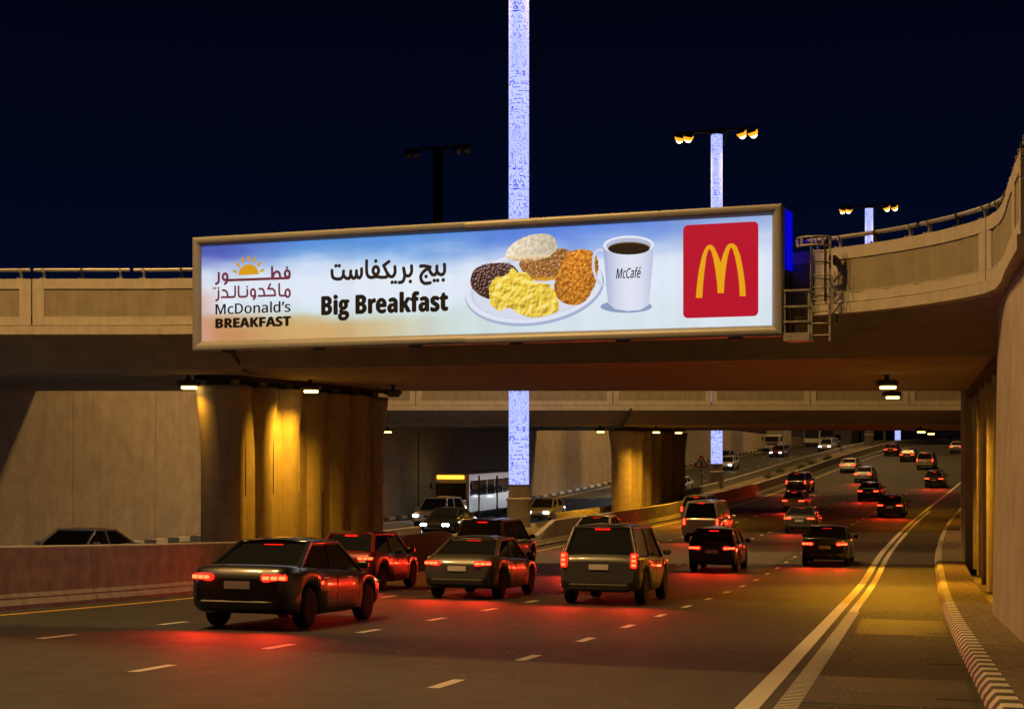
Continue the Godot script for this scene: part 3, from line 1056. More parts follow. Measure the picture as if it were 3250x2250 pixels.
	part(t, "end_cover", em2.done(), M.dark_metal)
	# small service platform at the end of the panel
	var sp := thing("service_platform", "small galvanised service platform with guard rails beside the billboard end", "platform", t.position + bs * Vector3(wd + 0.02, -0.12, 0.02))
	sp.basis = bs
	var pw := 0.57
	var fm := MB.new()
	fm.box(Vector3(pw * 0.5, 0.02, -0.3), Vector3(pw, 0.04, 0.56))
	part(sp, "floor_grating", fm.done(), M.galv)
	for y in [0.045, 0.135]:
		var tm := MB.new()
		tm.box(Vector3(pw * 0.5, y, 0.012), Vector3(pw, 0.084, 0.012))
		part(sp, "toe_board", tm.done(), M.galv)
	for pq in [[0.02, 0.0], [pw * 0.68, -0.56], [pw - 0.02, 0.0], [0.02, -0.56]]:
		var a := MB.new()
		a.box(Vector3(pq[0], 0.57, pq[1] - 0.02), Vector3(0.042, 1.06, 0.042))
		part(sp, "post", a.done(), M.galv)
	for y in [0.42, 0.75, 1.1]:
		for zz in [0.014, -0.545]:
			var a := MB.new()
			a.box(Vector3(pw * 0.5, y, zz), Vector3(pw, 0.04, 0.026))
			part(sp, "guard_rail", a.done(), M.galv)
	# caged ladder
	var ld := thing("caged_ladder", "galvanised caged ladder climbing from the platform to the overpass railing", "ladder", t.position + bs * Vector3(wd + 0.62, -0.14, -0.02))
	ld.basis = bs
	var lw := 0.40
	for x in [0.0, lw]:
		var a := MB.new()
		a.box(Vector3(x, 1.04, 0), Vector3(0.045, 2.08, 0.06))
		part(ld, "stile", a.done(), M.galv)
	for k in 8:
		var a := MB.new()
		a.tube([Vector3(0, 0.13 + 0.26 * k, 0), Vector3(lw, 0.13 + 0.26 * k, 0)], 0.017, 8)
		part(ld, "rung", a.done(), M.galv)
	for y in [0.95, 1.32, 1.68]:
		var hoop := []
		for i in 13:
			var g := PI * i / 12.0
			hoop.append(Vector3(lw * 0.5 - cos(g) * lw * 0.5, y, sin(g) * 0.42))
		var a := MB.new()
		a.tube(hoop, 0.014, 6)
		part(ld, "cage_hoop", a.done(), M.dark_metal)
	for y in [2.06, 2.24]:
		var hoop := []
		for i in 17:
			var g := PI * i / 16.0
			hoop.append(Vector3(0.06 - cos(g) * 0.36, y, sin(g) * 0.3))
		var a := MB.new()
		a.tube(hoop, 0.026, 6)
		part(ld, "top_rail", a.done(), M.galv)
	for g in [0.05, 0.28, 0.5, 0.72, 0.95]:
		var a := MB.new()
		a.box(Vector3(0.06 - cos(PI * g) * 0.36, 2.15, sin(PI * g) * 0.3), Vector3(0.05, 0.2, 0.03))
		part(ld, "baluster", a.done(), M.galv)
	for g in [0.25, 0.75]:
		var a := MB.new()
		a.box(Vector3(lw * 0.5 - cos(PI * g) * lw * 0.5, 1.45, sin(PI * g) * 0.42), Vector3(0.03, 1.25, 0.012))
		part(ld, "cage_strap", a.done(), M.dark_metal)
	for y in [0.5, 1.75]:
		var a := MB.new()
		a.box(Vector3(lw + 0.09, y, -0.16), Vector3(0.06, 0.2, 0.3))
		part(ld, "wall_bracket", a.done(), M.dark_metal)

# ------------------------------------------------------------------ vehicles (forward = -z, ground at y = 0)
var wheel_mesh := {}
func wheel(parent: Node3D, at: Vector3, r: float, wd: float):
	if not wheel_mesh.has(r):
		var side := Basis(Vector3.BACK, PI / 2)
		var ty := MB.new()
		ty.lathe(Vector3.ZERO, [[r * 0.62, -wd / 2], [r * 0.92, -wd / 2], [r, -wd * 0.36], [r, wd * 0.36], [r * 0.92, wd / 2], [r * 0.62, wd / 2]], 20, true, side)
		var ri := MB.new()
		# rim ring, hub and five spokes on both faces
		for e in [-1.0, 1.0]:
			ri.lathe(Vector3.ZERO, [[r * 0.56, e * wd * 0.2], [r * 0.58, e * wd * 0.46], [r * 0.65, e * wd * 0.5], [r * 0.66, e * wd * 0.3]], 20, true, side)
			ri.lathe(Vector3.ZERO, [[r * 0.02, e * wd * 0.2], [r * 0.13, e * wd * 0.2], [r * 0.13, e * wd * 0.42], [r * 0.02, e * wd * 0.45]], 12, true, side)
			for k in 5:
				var a := TAU * k / 5.0
				ri.box(Vector3(-e * wd * 0.38, sin(a) * r * 0.34, cos(a) * r * 0.34), Vector3(wd * 0.12, r * 0.09, r * 0.5), Basis(Vector3.RIGHT, -a))
		var dr := MB.new()
		dr.lathe(Vector3.ZERO, [[r * 0.05, -wd * 0.18], [r * 0.6, -wd * 0.18], [r * 0.6, wd * 0.18], [r * 0.05, wd * 0.18]], 16, false, side)
		wheel_mesh[r] = [ty.done(), ri.done(), dr.done()]
	var w := Node3D.new()
	w.name = "wheel"
	parent.add_child(w, true)
	w.position = at
	part(w, "tyre", wheel_mesh[r][0], M.rubber)
	part(w, "brake_drum", wheel_mesh[r][2], M.dark_metal)
	part(w, "rim", wheel_mesh[r][1], M.rim)

const KINDS := {
	"sedan": {"L": 4.7, "W": 0.90, "body": [[2.35, 0.46, 0.80, 0.70], [2.28, 0.34, 0.95, 0.80], [2.1, 0.26, 1.02, 0.85], [1.5, 0.22, 1.02, 0.89], [0.6, 0.2, 0.97, 0.90], [-0.5, 0.2, 0.94, 0.90], [-1.1, 0.2, 0.91, 0.90], [-1.7, 0.22, 0.83, 0.88], [-2.15, 0.28, 0.73, 0.82], [-2.35, 0.42, 0.60, 0.68]],
		"cab": [1.72, 1.00, 0.85, -0.35, -1.2, 0.91, 1.44], "wheels": [1.38, -1.42, 0.33]},
	"suv": {"L": 4.7, "W": 0.95, "body": [[2.32, 0.5, 0.95, 0.80], [2.27, 0.38, 1.10, 0.88], [2.1, 0.32, 1.12, 0.92], [1.4, 0.28, 1.12, 0.94], [0.5, 0.26, 1.10, 0.95], [-0.5, 0.26, 1.08, 0.95], [-1.1, 0.28, 1.06, 0.94], [-1.7, 0.3, 1.0, 0.92], [-2.2, 0.36, 0.88, 0.86], [-2.35, 0.5, 0.74, 0.74]],
		"cab": [2.2, 1.12, 1.85, -0.5, -1.25, 1.05, 1.78], "wheels": [1.42, -1.42, 0.38]},
	"hatch": {"L": 4.0, "W": 0.86, "body": [[1.98, 0.46, 0.82, 0.70], [1.92, 0.34, 0.98, 0.79], [1.75, 0.26, 1.02, 0.83], [1.1, 0.22, 1.0, 0.86], [0.3, 0.2, 0.97, 0.86], [-0.5, 0.2, 0.95, 0.86], [-1.0, 0.2, 0.92, 0.85], [-1.5, 0.24, 0.84, 0.82], [-1.85, 0.3, 0.74, 0.76], [-2.0, 0.42, 0.62, 0.64]],
		"cab": [1.85, 1.0, 1.35, -0.35, -1.1, 0.92, 1.5], "wheels": [1.22, -1.25, 0.31]},
	"van": {"L": 5.0, "W": 0.96, "body": [[2.5, 0.45, 1.05, 0.90], [2.46, 0.34, 1.15, 0.94], [2.2, 0.3, 1.16, 0.95], [1.2, 0.26, 1.16, 0.96], [0.2, 0.26, 1.15, 0.96], [-0.8, 0.26, 1.13, 0.96], [-1.4, 0.28, 1.10, 0.95], [-1.95, 0.3, 1.02, 0.93], [-2.35, 0.36, 0.85, 0.88], [-2.5, 0.46, 0.7, 0.76]],
		"cab": [2.44, 1.15, 2.3, -1.05, -1.8, 1.06, 1.98], "wheels": [1.6, -1.65, 0.34]},
}
var car_mesh := {}
func car_parts(kind: String) -> Dictionary:
	if car_mesh.has(kind): return car_mesh[kind]
	var K: Dictionary = KINDS[kind]
	var out := {}
	var b := MB.new()
	var rows := []
	var bd: Array = K.body
	var zs := []
	var zz: float = bd[0][0]
	for q in bd: zs.append(q[0])
	for wz in [K.wheels[0], K.wheels[1]]:
		for k in 15: zs.append(wz + (K.wheels[2] + 0.06) * cos(PI * k / 14.0))
	zs.sort()
	zs.reverse()
	for z in zs:
		var i := 0
		while i < bd.size() - 2 and z < bd[i + 1][0]: i += 1
		var f: float = (z - bd[i][0]) / (bd[i + 1][0] - bd[i][0])
		var v := []
		for k in [1, 2, 3]:
			v.append(cubic_interpolate(bd[i][k], bd[i + 1][k], bd[maxi(i - 1, 0)][k], bd[mini(i + 2, bd.size() - 1)][k], f))
		var yt: float = v[1]
		var hw: float = v[2]
		var yb: float = v[0]
		for wz in [K.wheels[0], K.wheels[1]]:
			var d := absf(z - wz)
			var R: float = K.wheels[2] + 0.06
			if d < R: yb = maxf(yb, K.wheels[2] + sqrt(R * R - d * d))
		var hh := yt - yb
		var half := [[0.0, yb], [hw * 0.84, yb], [hw * 0.965, yb + minf(0.05, hh * 0.12)], [hw * 0.99, yb + hh * 0.3], [hw, yb + hh * 0.55], [hw * 0.985, yb + hh * 0.78], [hw * 0.94, yt - 0.035], [hw * 0.82, yt + 0.004], [hw * 0.4, yt + 0.018], [0.0, yt + 0.02]]
		var ringp := []
		for q in half: ringp.append(Vector3(q[0], q[1], z))
		for k in range(half.size() - 2, 0, -1): ringp.append(Vector3(-half[k][0], half[k][1], z))
		rows.append(ringp)
	b.loft(rows, true, true, true)
	out.body = b.done()
	var c: Array = K.cab
	var hb: float = K.W * 0.93
	var ht: float = K.W * 0.70
	# corners of the greenhouse: rear base, rear roof, front roof, front base
	var P := []
	for s in [-1, 1]:
		P.append([Vector3(s * hb * 0.93, c[1] - 0.03, c[0]), Vector3(s * ht * 0.97, c[6] - 0.05, c[2]), Vector3(s * ht, c[6] - 0.04, c[3]), Vector3(s * hb * 0.95, c[5] - 0.03, c[4])])
	var belt := [Vector3(hb, (c[1] + c[5]) * 0.5 - 0.02, lerpf(c[0], c[4], 0.5))]
	var glassq := func(q: Array) -> ArrayMesh:
		var g := MB.new()
		g.quad(q[0], q[1], q[2], q[3])
		return g.done()
	out.rear_window = glassq.call([P[0][0], P[1][0], P[1][1], P[0][1]])
	out.windshield = glassq.call([P[1][3], P[0][3], P[0][2], P[1][2]])
	out.side_window = []
	for s in 2:
		var q: Array = P[s]
		out.side_window.append(glassq.call([q[0], q[3], q[2], q[1]] if s == 1 else [q[3], q[0], q[1], q[2]]))
	# roof skin with rounded edge and pillars
	var r := MB.new()
	var rr := []
	for k in 6:
		var f := k / 5.0
		var z: float = lerpf(c[2] + 0.05, c[3] - 0.05, f)
		var bow := 0.05 * (1.0 - pow(2 * f - 1, 2))
		var y: float = c[6] - 0.03 + bow
		rr.append([Vector3(-ht - 0.01, y - 0.07, z), Vector3(-ht * 0.93, y - 0.01, z), Vector3(-ht * 0.5, y + 0.025, z), Vector3(0, y + 0.035, z), Vector3(ht * 0.5, y + 0.025, z), Vector3(ht * 0.93, y - 0.01, z), Vector3(ht + 0.01, y - 0.07, z)])
	r.loft(rr, false, true)
	for s in 2:
		var q: Array = P[s]
		r.tube([q[0], q[1]], 0.055, 6)
		r.tube([q[1], q[2]], 0.045, 6)
		r.tube([q[2], q[3]], 0.04, 6)
		var mt: Vector3 = q[1].lerp(q[2], 0.55)
		var mb: Vector3 = q[0].lerp(q[3], 0.5)
		r.tube([mt, mb], 0.035, 6)
	r.tube([P[0][1], P[1][1]], 0.045, 6)
	r.tube([P[0][2], P[1][2]], 0.04, 6)
	out.roof = r.done()
	var zr: float = K.body[0][0]
	var zf: float = K.body[-1][0]
	var d := MB.new()
	d.cbox(Vector3(0, 0.40, zr - 0.06), Vector3(K.W * 1.5, 0.2, 0.16), 0.05)
	out.rear_bumper = d.done()
	d = MB.new()
	d.cbox(Vector3(0, 0.44, zf + 0.03), Vector3(K.W * 1.2, 0.16, 0.1), 0.04)
	out.front_bumper = d.done()
	var hd := MB.new()
	hd.cbox(Vector3.ZERO, Vector3(0.03, 0.03, 0.2), 0.01)
	out.handle = hd.done()
	var sm := MB.new()
	sm.box(Vector3.ZERO, Vector3(K.W * 1.25, 0.012, 0.02))
	out.seam = sm.done()
	var mi := MB.new()
	mi.cbox(Vector3.ZERO, Vector3(0.2, 0.13, 0.12), 0.03)
	out.mirror = mi.done()
	var tl := MB.new()
	if kind in ["suv", "van"]: tl.cbox(Vector3.ZERO, Vector3(0.15, 0.34, 0.1), 0.03)
	else: tl.cbox(Vector3.ZERO, Vector3(0.42, 0.125, 0.12), 0.035)
	out.tail = tl.done()
	var tc := MB.new()
	if kind in ["suv", "van"]:
		for k in 3: tc.box(Vector3(0, -0.1 + 0.1 * k, 0.052), Vector3(0.085, 0.055, 0.012))
	else:
		for k in 3: tc.box(Vector3(-0.13 + 0.13 * k, 0.0, 0.062), Vector3(0.105, 0.055, 0.012))
	out.tail_core = tc.done()
	var dg := MB.new()
	dg.box(Vector3.ZERO, Vector3(0.008, 0.44, 0.012))
	out.door_gap = dg.done()
	var hl := MB.new()
	hl.cbox(Vector3.ZERO, Vector3(0.36, 0.16, 0.14), 0.04)
	out.head = hl.done()
	var pl := MB.new()
	pl.box(Vector3.ZERO, Vector3(0.44, 0.12, 0.02))
	out.plate = pl.done()
	var bl := MB.new()
	bl.box(Vector3.ZERO, Vector3(0.34, 0.03, 0.03))
	out.high_lamp = bl.done()
	car_mesh[kind] = out
	return out

func car(kind: String, label: String, mat: Material, z: float, o: float, oncoming: bool, group: String, red := 5.0, bright := false):
	var K: Dictionary = KINDS[kind]
	var P := car_parts(kind)
	var at := rp(z, o, 0.004)
	var t := thing("car" if kind != "van" else "van", label, "car" if kind != "van" else "van", at, group)
	var fwd := (rp(z + 2.0, o) - rp(z - 2.0, o)).normalized()
	if oncoming: fwd = -fwd
	t.basis = Basis.looking_at(fwd, Vector3.UP)
	part(t, "body", P.body, mat)
	part(t, "roof", P.roof, mat)
	part(t, "rear_window", P.rear_window, M.glass)
	part(t, "windshield", P.windshield, M.glass)
	for s in 2: part(t, "side_window", P.side_window[s], M.glass)
	part(t, "rear_bumper", P.rear_bumper, M.black_trim)
	part(t, "front_bumper", P.front_bumper, M.black_trim)
	for s in [-1, 1]:
		wheel(t, Vector3(s * (K.W - 0.135), K.wheels[2], K.wheels[0]), K.wheels[2], 0.21)
		wheel(t, Vector3(s * (K.W - 0.135), K.wheels[2], K.wheels[1]), K.wheels[2], 0.21)
		var mi := part(t, "mirror", P.mirror, mat)
		mi.position = Vector3(s * (K.W + 0.07), K.cab[5] + 0.1, K.cab[4] + 0.35)
	var zr: float = K.body[0][0]
	var zf: float = K.body[-1][0]
	var ty := 0.84 if kind in ["sedan", "hatch"] else 1.0
	var tx_: float = K.W * (0.68 if kind in ["sedan", "hatch"] else 0.83)
	for s in [-1, 1]:
		var tl := part(t, "tail_light", P.tail, (M.tail_bright if bright else M.tail) if not oncoming else M.tail_off)
		tl.position = Vector3(s * tx_, ty, zr - (0.05 if kind in ["sedan", "hatch"] else 0.015))
		tl.rotation.y = s * (0.34 if kind in ["sedan", "hatch"] else 0.18)
		if not oncoming: part(tl, "lamp_core", P.tail_core, M.tail_core)
		for gz in [1.15, 0.2, -0.85]:
			var gp := part(t, "door_gap", P.door_gap, M.gap)
			gp.position = Vector3(s * (K.W * 0.995), K.cab[1] - 0.36, gz * K.L / 4.7)
		var hl := part(t, "headlight", P.head, M.head if oncoming else M.head_off)
		hl.position = Vector3(s * K.W * 0.66, 0.64 if kind != "suv" else 0.78, zf + 0.06)
		hl.rotation.y = -s * 0.25
		if z > 150.0:
			continue
		if oncoming:
			spot(t, Vector3(s * K.W * 0.66, 0.66, zf - 0.12), Vector3(0, -0.14, -1), Color(0.82, 0.92, 1.0), red, 18.0, 0.08)
		else:
			spot(t, Vector3(s * tx_, ty, zr + 0.1), Vector3(0, -0.42, 1), Color(1.0, 0.03, 0.01), red, 58.0, 0.1)
	for s in [-1, 1]:
		for hz in [0.75, -0.35]:
			var hd := part(t, "door_handle", P.handle, M.rim)
			hd.position = Vector3(s * (K.W + 0.002), K.cab[1] - 0.2, hz)
	var pl := part(t, "number_plate", P.plate, M.plate)
	pl.position = Vector3(0, 0.72 if kind != "suv" else 0.85, zr + 0.012)
	if not oncoming:
		var hlp := part(t, "high_brake_lamp", P.high_lamp, M.tail)
		hlp.position = Vector3(0, K.cab[6] - 0.09, K.cab[2] + 0.06)

func big_box(b: MB, c: Vector3, s: Vector3, ch: float):
	b.cbox(c, s, ch)

func bus(label: String, z: float, o: float, lit: bool):
	var at := rp(z, o, 0.004)
	var t := thing("bus", label, "bus", at, "buses and trucks on the far carriageway")
	var fwd := -(rp(z + 3.0, o) - rp(z - 3.0, o)).normalized()
	t.basis = Basis.looking_at(fwd, Vector3.UP)
	var b := MB.new()
	b.cbox(Vector3(0, 1.72, 0), Vector3(2.5, 2.8, 11.0), 0.14)
	part(t, "body", b.done(), M.truck_white)
	var w := MB.new()
	w.cbox(Vector3(0, 1.85, -5.48), Vector3(2.2, 1.25, 0.12), 0.05)
	part(t, "windshield", w.done(), M.glass)
	for s in [-1, 1]:
		for k in 6:
			var g := MB.new()
			g.box(Vector3(s * 1.245, 2.05, -4.3 + 1.72 * k), Vector3(0.04, 1.0, 1.52))
			part(t, "side_window", g.done(), M.glass)
		wheel(t, Vector3(s * 1.06, 0.48, -3.2), 0.48, 0.3)
		wheel(t, Vector3(s * 1.06, 0.48, 3.0), 0.48, 0.3)
		var h := MB.new()
		h.cbox(Vector3(s * 0.92, 0.75, -5.5), Vector3(0.34, 0.2, 0.12), 0.03)
		part(t, "headlight", h.done(), M.head if lit else M.head_off)
		var m := MB.new()
		m.cbox(Vector3(s * 1.42, 2.2, -5.4), Vector3(0.16, 0.4, 0.12), 0.03)
		part(t, "mirror", m.done(), M.black_trim)
		if lit: spot(t, Vector3(s * 0.92, 0.75, -5.7), Vector3(0, -0.14, -1), Color(0.82, 0.92, 1.0), 18.0, 18.0, 0.08)
	var d := MB.new()
	d.box(Vector3(0, 2.80, -5.52), Vector3(1.9, 0.24, 0.06))
	part(t, "destination_display", d.done(), M.amber if lit else M.glass)
	if lit:
		var e := MB.new()
		e.box(Vector3(1.26, 2.80, -1.6), Vector3(0.03, 0.16, 4.5))
		part(t, "side_display", e.done(), M.amber)
		var e2 := MB.new()
		e2.box(Vector3(1.26, 2.62, -1.6), Vector3(0.03, 0.10, 4.5))
		part(t, "light_strip", e2.done(), M.teal)
	var bp := MB.new()
	bp.cbox(Vector3(0, 0.45, -5.5), Vector3(2.4, 0.3, 0.16), 0.05)
	part(t, "bumper", bp.done(), M.black_trim)

func truck(label: String, z: float, o: float):
	var at := rp(z, o, 0.004)
	var t := thing("truck", label, "truck", at, "buses and trucks on the far carriageway")
	var fwd := -(rp(z + 3.0, o) - rp(z - 3.0, o)).normalized()
	t.basis = Basis.looking_at(fwd, Vector3.UP)
	var b := MB.new()
	b.cbox(Vector3(0, 1.42, -2.9), Vector3(2.2, 1.75, 1.7), 0.12)
	part(t, "cab", b.done(), M.truck_white)
	var w := MB.new()
	w.cbox(Vector3(0, 1.72, -3.73), Vector3(1.85, 0.72, 0.1), 0.05)
	part(t, "windshield", w.done(), M.glass)
	var g := MB.new()
	g.box(Vector3(0, 1.05, -3.76), Vector3(1.5, 0.22, 0.04))
	part(t, "grille", g.done(), M.black_trim)
	var bp := MB.new()
	bp.cbox(Vector3(0, 0.62, -3.78), Vector3(2.2, 0.3, 0.16), 0.05)
	part(t, "bumper", bp.done(), M.truck_white)
	var c := MB.new()
	c.cbox(Vector3(0, 1.95, 0.9), Vector3(2.4, 2.5, 5.4), 0.05)
	part(t, "cargo_box", c.done(), surf(Color(0.30, 0.27, 0.20), 41, 0.1, 0.1, 0.1))
	var f := MB.new()
	f.box(Vector3(0, 0.62, 0.3), Vector3(1.0, 0.16, 7.0))
	part(t, "chassis", f.done(), M.black_trim)
	for s in [-1, 1]:
		wheel(t, Vector3(s * 0.98, 0.42, -2.9), 0.42, 0.26)
		wheel(t, Vector3(s * 0.98, 0.42, 1.9), 0.42, 0.26)
		var h := MB.new()
		h.cbox(Vector3(s * 0.88, 0.86, -3.77), Vector3(0.28, 0.18, 0.08), 0.03)
		part(t, "headlight", h.done(), M.head_off)
		var m := MB.new()
		m.box(Vector3(s * 1.3, 1.75, -3.7), Vector3(0.2, 0.45, 0.08))
		m.tube([Vector3(s * 1.1, 2.1, -3.6), Vector3(s * 1.3, 2.1, -3.7), Vector3(s * 1.3, 1.3, -3.7), Vector3(s * 1.1, 1.25, -3.6)], 0.025, 6)
		part(t, "mirror", m.done(), M.black_trim)
		var sg := MB.new()
		sg.box(Vector3(s * 1.105, 1.75, -3.0), Vector3(0.03, 0.6, 0.9))
		part(t, "side_window", sg.done(), M.glass)

# ------------------------------------------------------------------ plants
func leafy(b: MB, c: Vector3, rad: Vector3, count: int, size: float, r: RandomNumberGenerator):
	for i in count:
		var d := Vector3(r.randfn(), r.randfn(), r.randfn()).normalized() * pow(r.randf(), 0.4)
		var p := c + d * rad * (0.75 + 0.35 * sin(d.x * 7.0 + c.x) * sin(d.z * 6.0 + d.y * 5.0))
		var a := Vector3(r.randfn(), r.randfn(), r.randfn()).normalized()
		var n := a.cross(Vector3(r.randfn(), r.randfn(), r.randfn())).normalized()
		var s := size * r.randf_range(0.6, 1.3)
		b.quad(p - a * s, p + n * s * 0.4, p + a * s, p - n * s * 0.4)

func tree(label: String, at: Vector3, h: float, w: float, sd: int):
	var r := RandomNumberGenerator.new()
	r.seed = sd
	var t := thing("leafy_tree", label, "tree", at, "trees beyond the crest of the road")
	var tk := MB.new()
	var rows := []
	for k in 7:
		var f := k / 6.0
		var row := []
		for j in 8:
			var a := -TAU * j / 8
			row.append(Vector3(sin(f * 3 + sd) * 0.15 + cos(a) * lerpf(0.22, 0.07, f), f * h * 0.6, sin(a) * lerpf(0.22, 0.07, f)))
		rows.append(row)
	tk.loft(rows, true, true, true)
	var tips := []
	for k in 7:
		var a := r.randf() * TAU
		var tip := Vector3(cos(a) * w * r.randf_range(0.25, 0.6), h * r.randf_range(0.6, 0.9), sin(a) * w * r.randf_range(0.25, 0.6))
		tk.tube([Vector3(0, h * r.randf_range(0.3, 0.5), 0), tip * Vector3(0.5, 0.8, 0.5), tip], 0.05, 5)
		tips.append(tip)
	part(t, "trunk", tk.done(), M.bark)
	var cr := MB.new()
	for tip in tips: leafy(cr, tip, Vector3(w * 0.42, h * 0.16, w * 0.42), 320, 0.2, r)
	part(t, "crown", cr.done(), M.leaf)

func shrub(label: String, at: Vector3, w: float, h: float, sd: int):
	var r := RandomNumberGenerator.new()
	r.seed = sd
	var t := thing("low_shrub", label, "shrub", at, "low shrubs on the median")
	var sm := MB.new()
	for k in 6:
		var a := r.randf() * TAU
		sm.tube([Vector3.ZERO, Vector3(cos(a) * w * 0.3, h * 0.7, sin(a) * w * 0.3)], 0.012, 5)
	part(t, "stem", sm.done(), M.bark)
	var b := MB.new()
	for k in 5:
		var c := Vector3(r.randf_range(-0.3, 0.3) * w, h * r.randf_range(0.4, 0.8), r.randf_range(-0.3, 0.3) * w)
		leafy(b, c, Vector3(w * 0.35, h * 0.35, w * 0.35), 110, 0.06, r)
	part(t, "foliage", b.done(), M.leaf)

# ------------------------------------------------------------------ building the place
const KERB := -2.2
const WALL := -3.2
const MED0 := 15.2
const MED1 := 19.9
const FAR1 := 32.4
const LWALL := 33.0

func build_ground():
	# one sheet of land with the road trough in it
	var b := MB.new()
	var rows := []
	for z in [-80, -40, 0, 20, 40, 60, 80, 100, 120, 140, 160, 180, 200, 220, 240, 260, 300, 350, 400, 500, 700, 1000, 1500]:
		var row := []
		var up := 3.3 if z < 110 else lerpf(3.3, 0.0, clampf((z - 110) / 130.0, 0, 1))
		var hr := herm(HT, z)
		for q in [[-500.0, maxf(up, hr - 0.4)], [-60.0, maxf(up, hr - 0.4)], [-4.6, maxf(up, hr - 0.35)], [-4.5, hr - 0.35], [33.6, hr - 0.35], [33.7, maxf(up, hr - 0.35)], [80.0, maxf(up, hr - 0.4)], [900.0, maxf(up, hr - 0.4)]]:
			var p := rp(z, q[0])
			p.y = q[1] + 5.0
			row.append(p)
		rows.append(row)
	b.loft(rows, false, false)
	structure("ground", b.done(), M.sand)

func build_roads():
	var b := MB.new()
	ribbon(b, -40, 120, 2.0, KERB, MED0 + 0.1)
	ribbon(b, 120, 420, 5.0, KERB, MED0 + 0.1)
	ribbon(b, 420, 1400, 40.0, KERB, MED0 + 0.1)
	var road := structure("road", b.done(), M.asphalt)
	b = MB.new()
	ribbon(b, -40, 120, 2.0, MED1 - 0.1, FAR1)
	ribbon(b, 120, 420, 5.0, MED1 - 0.1, FAR1)
	ribbon(b, 420, 1400, 40.0, MED1 - 0.1, FAR1)
	var far := structure("far_road", b.done(), M.asphalt)
	# edge line, ribbed line beside it, yellow line
	var m := MB.new()
	ribbon(m, 2, 110, 1.0, -0.11, 0.11, 0.005)
	ribbon(m, 110, 320, 4.0, -0.11, 0.11, 0.005)
	part(road, "edge_line", m.done(), M.paint_white)
	m = MB.new()
	ribbon(m, 33, 110, 1.0, -0.42, -0.24, 0.005)
	part(road, "inner_edge_line", m.done(), M.paint_white)
	var n := 0
	var z := 12.0
	var rest := MB.new()
	while z < 33.0:
		var q := MB.new() if n < 150 else rest
		var a := rp(z, -0.24, 0.005)
		var c := rp(z, -0.46, 0.005)
		var d := rp(z + 0.075, -0.46, 0.005)
		var e := rp(z + 0.075, -0.24, 0.005)
		var u := Vector3(0, 0.006, 0)
		q.quad(a + u, c + u, d + u, e + u)
		q.quad(a, c, c + u, a + u); q.quad(c, d, d + u, c + u); q.quad(e, a, a + u, e + u)
		if n < 150: part(road, "marking_rib", q.done(), M.paint_white)
		n += 1
		z += 0.135
	var rs := part(road, "marking_ribs", rest.done(), M.paint_white)
	rs.set_meta("kind", "stuff")
	m = MB.new()
	ribbon(m, 10, 110, 1.0, 14.22, 14.40, 0.005)
	ribbon(m, 110, 320, 4.0, 14.22, 14.40, 0.005)
	part(road, "yellow_line", m.done(), M.paint_yellow)
	m = MB.new()
	ribbon(m, 10, 110, 1.0, 20.7, 20.86, 0.005)
	ribbon(m, 110, 320, 4.0, 20.7, 20.86, 0.005)
	part(far, "yellow_line", m.done(), M.paint_yellow)
	m = MB.new()
	ribbon(m, 10, 110, 1.0, 31.2, 31.36, 0.005)
	ribbon(m, 110, 320, 4.0, 31.2, 31.36, 0.005)
	part(far, "edge_line", m.done(), M.paint_white)
	# lane dashes
	for o in [3.3, 6.95, 10.6]:
		z = 11.2 + o * 0.1
		while z < 130:
			var q := MB.new()
			ribbon(q, z, z + 0.95, 0.5, o - 0.07, o + 0.07, 0.005)
			part(road, "lane_dash", q.done(), M.paint_white)
			z += 3.55
		# road studs between the dashes farther on
		z = 60.0
		while z < 200:
			var q := MB.new()
			q.cbox(rp(z, o, 0.014), Vector3(0.12, 0.02, 0.12), 0.008)
			part(road, "road_stud", q.done(), M.kerb_white)
			z += 5.0
	for o in [24.2, 27.7]:
		z = 40.0
		while z < 190:
			var q := MB.new()
			ribbon(q, z, z + 1.6, 0.8, o - 0.07, o + 0.07, 0.005)
			part(far, "lane_dash", q.done(), M.paint_white)
			z += 6.0
	# darker patched strips in the asphalt of the shoulder
	for q in [[15.2, 18.1, 0.35, 2.1], [26.0, 30.5, 0.6, 2.15], [52.0, 71.0, 3.6, 6.7], [34.0, 47.0, 7.3, 10.2]]:
		m = MB.new()
		ribbon(m, q[0], q[1], 1.0, -q[3] if q[3] < 3 else q[2], -q[2] if q[3] < 3 else q[3], 0.0035)
		part(road, "asphalt_patch", m.done(), M.asphalt_new)
	# pale grit on the shoulder, and thin sealed joints across it
	var gr := MB.new()
	var rg := RandomNumberGenerator.new()
	rg.seed = 12
	for i in 260:
		var gz := rg.randf_range(13.0, 34.0)
		var go := rg.randf_range(-2.15, -0.5) if i % 3 else rg.randf_range(0.3, 6.0)
		if i < 60:
			gz = 16.6 + rg.randfn() * 0.12
			go = -0.55 - rg.randf() * 0.75
		var gs := rg.randf_range(0.005, 0.013)
		gr.box(rp(gz, go, 0.006), Vector3(gs * 1.6, gs, gs * 1.3), Basis(Vector3.UP, rg.randf() * 3.0))
	var gp := part(road, "grit", gr.done(), M.kerb_white)
	gp.set_meta("kind", "stuff")
	for jz in [14.9, 16.3, 19.4, 23.1, 28.0]:
		var jm := MB.new()
		var rows := []
		for k in 13:
			var o := lerpf(-2.18, -0.5, k / 12.0)
			var wob: float = 0.05 * sin(o * 5.0 + jz) + rg.randf_range(-0.015, 0.015)
			rows.append([rp(jz + wob, o, 0.0042), rp(jz + wob + 0.022, o, 0.0042)])
		jm.loft(rows, false, true)
		part(road, "sealed_joint", jm.done(), M.gap)
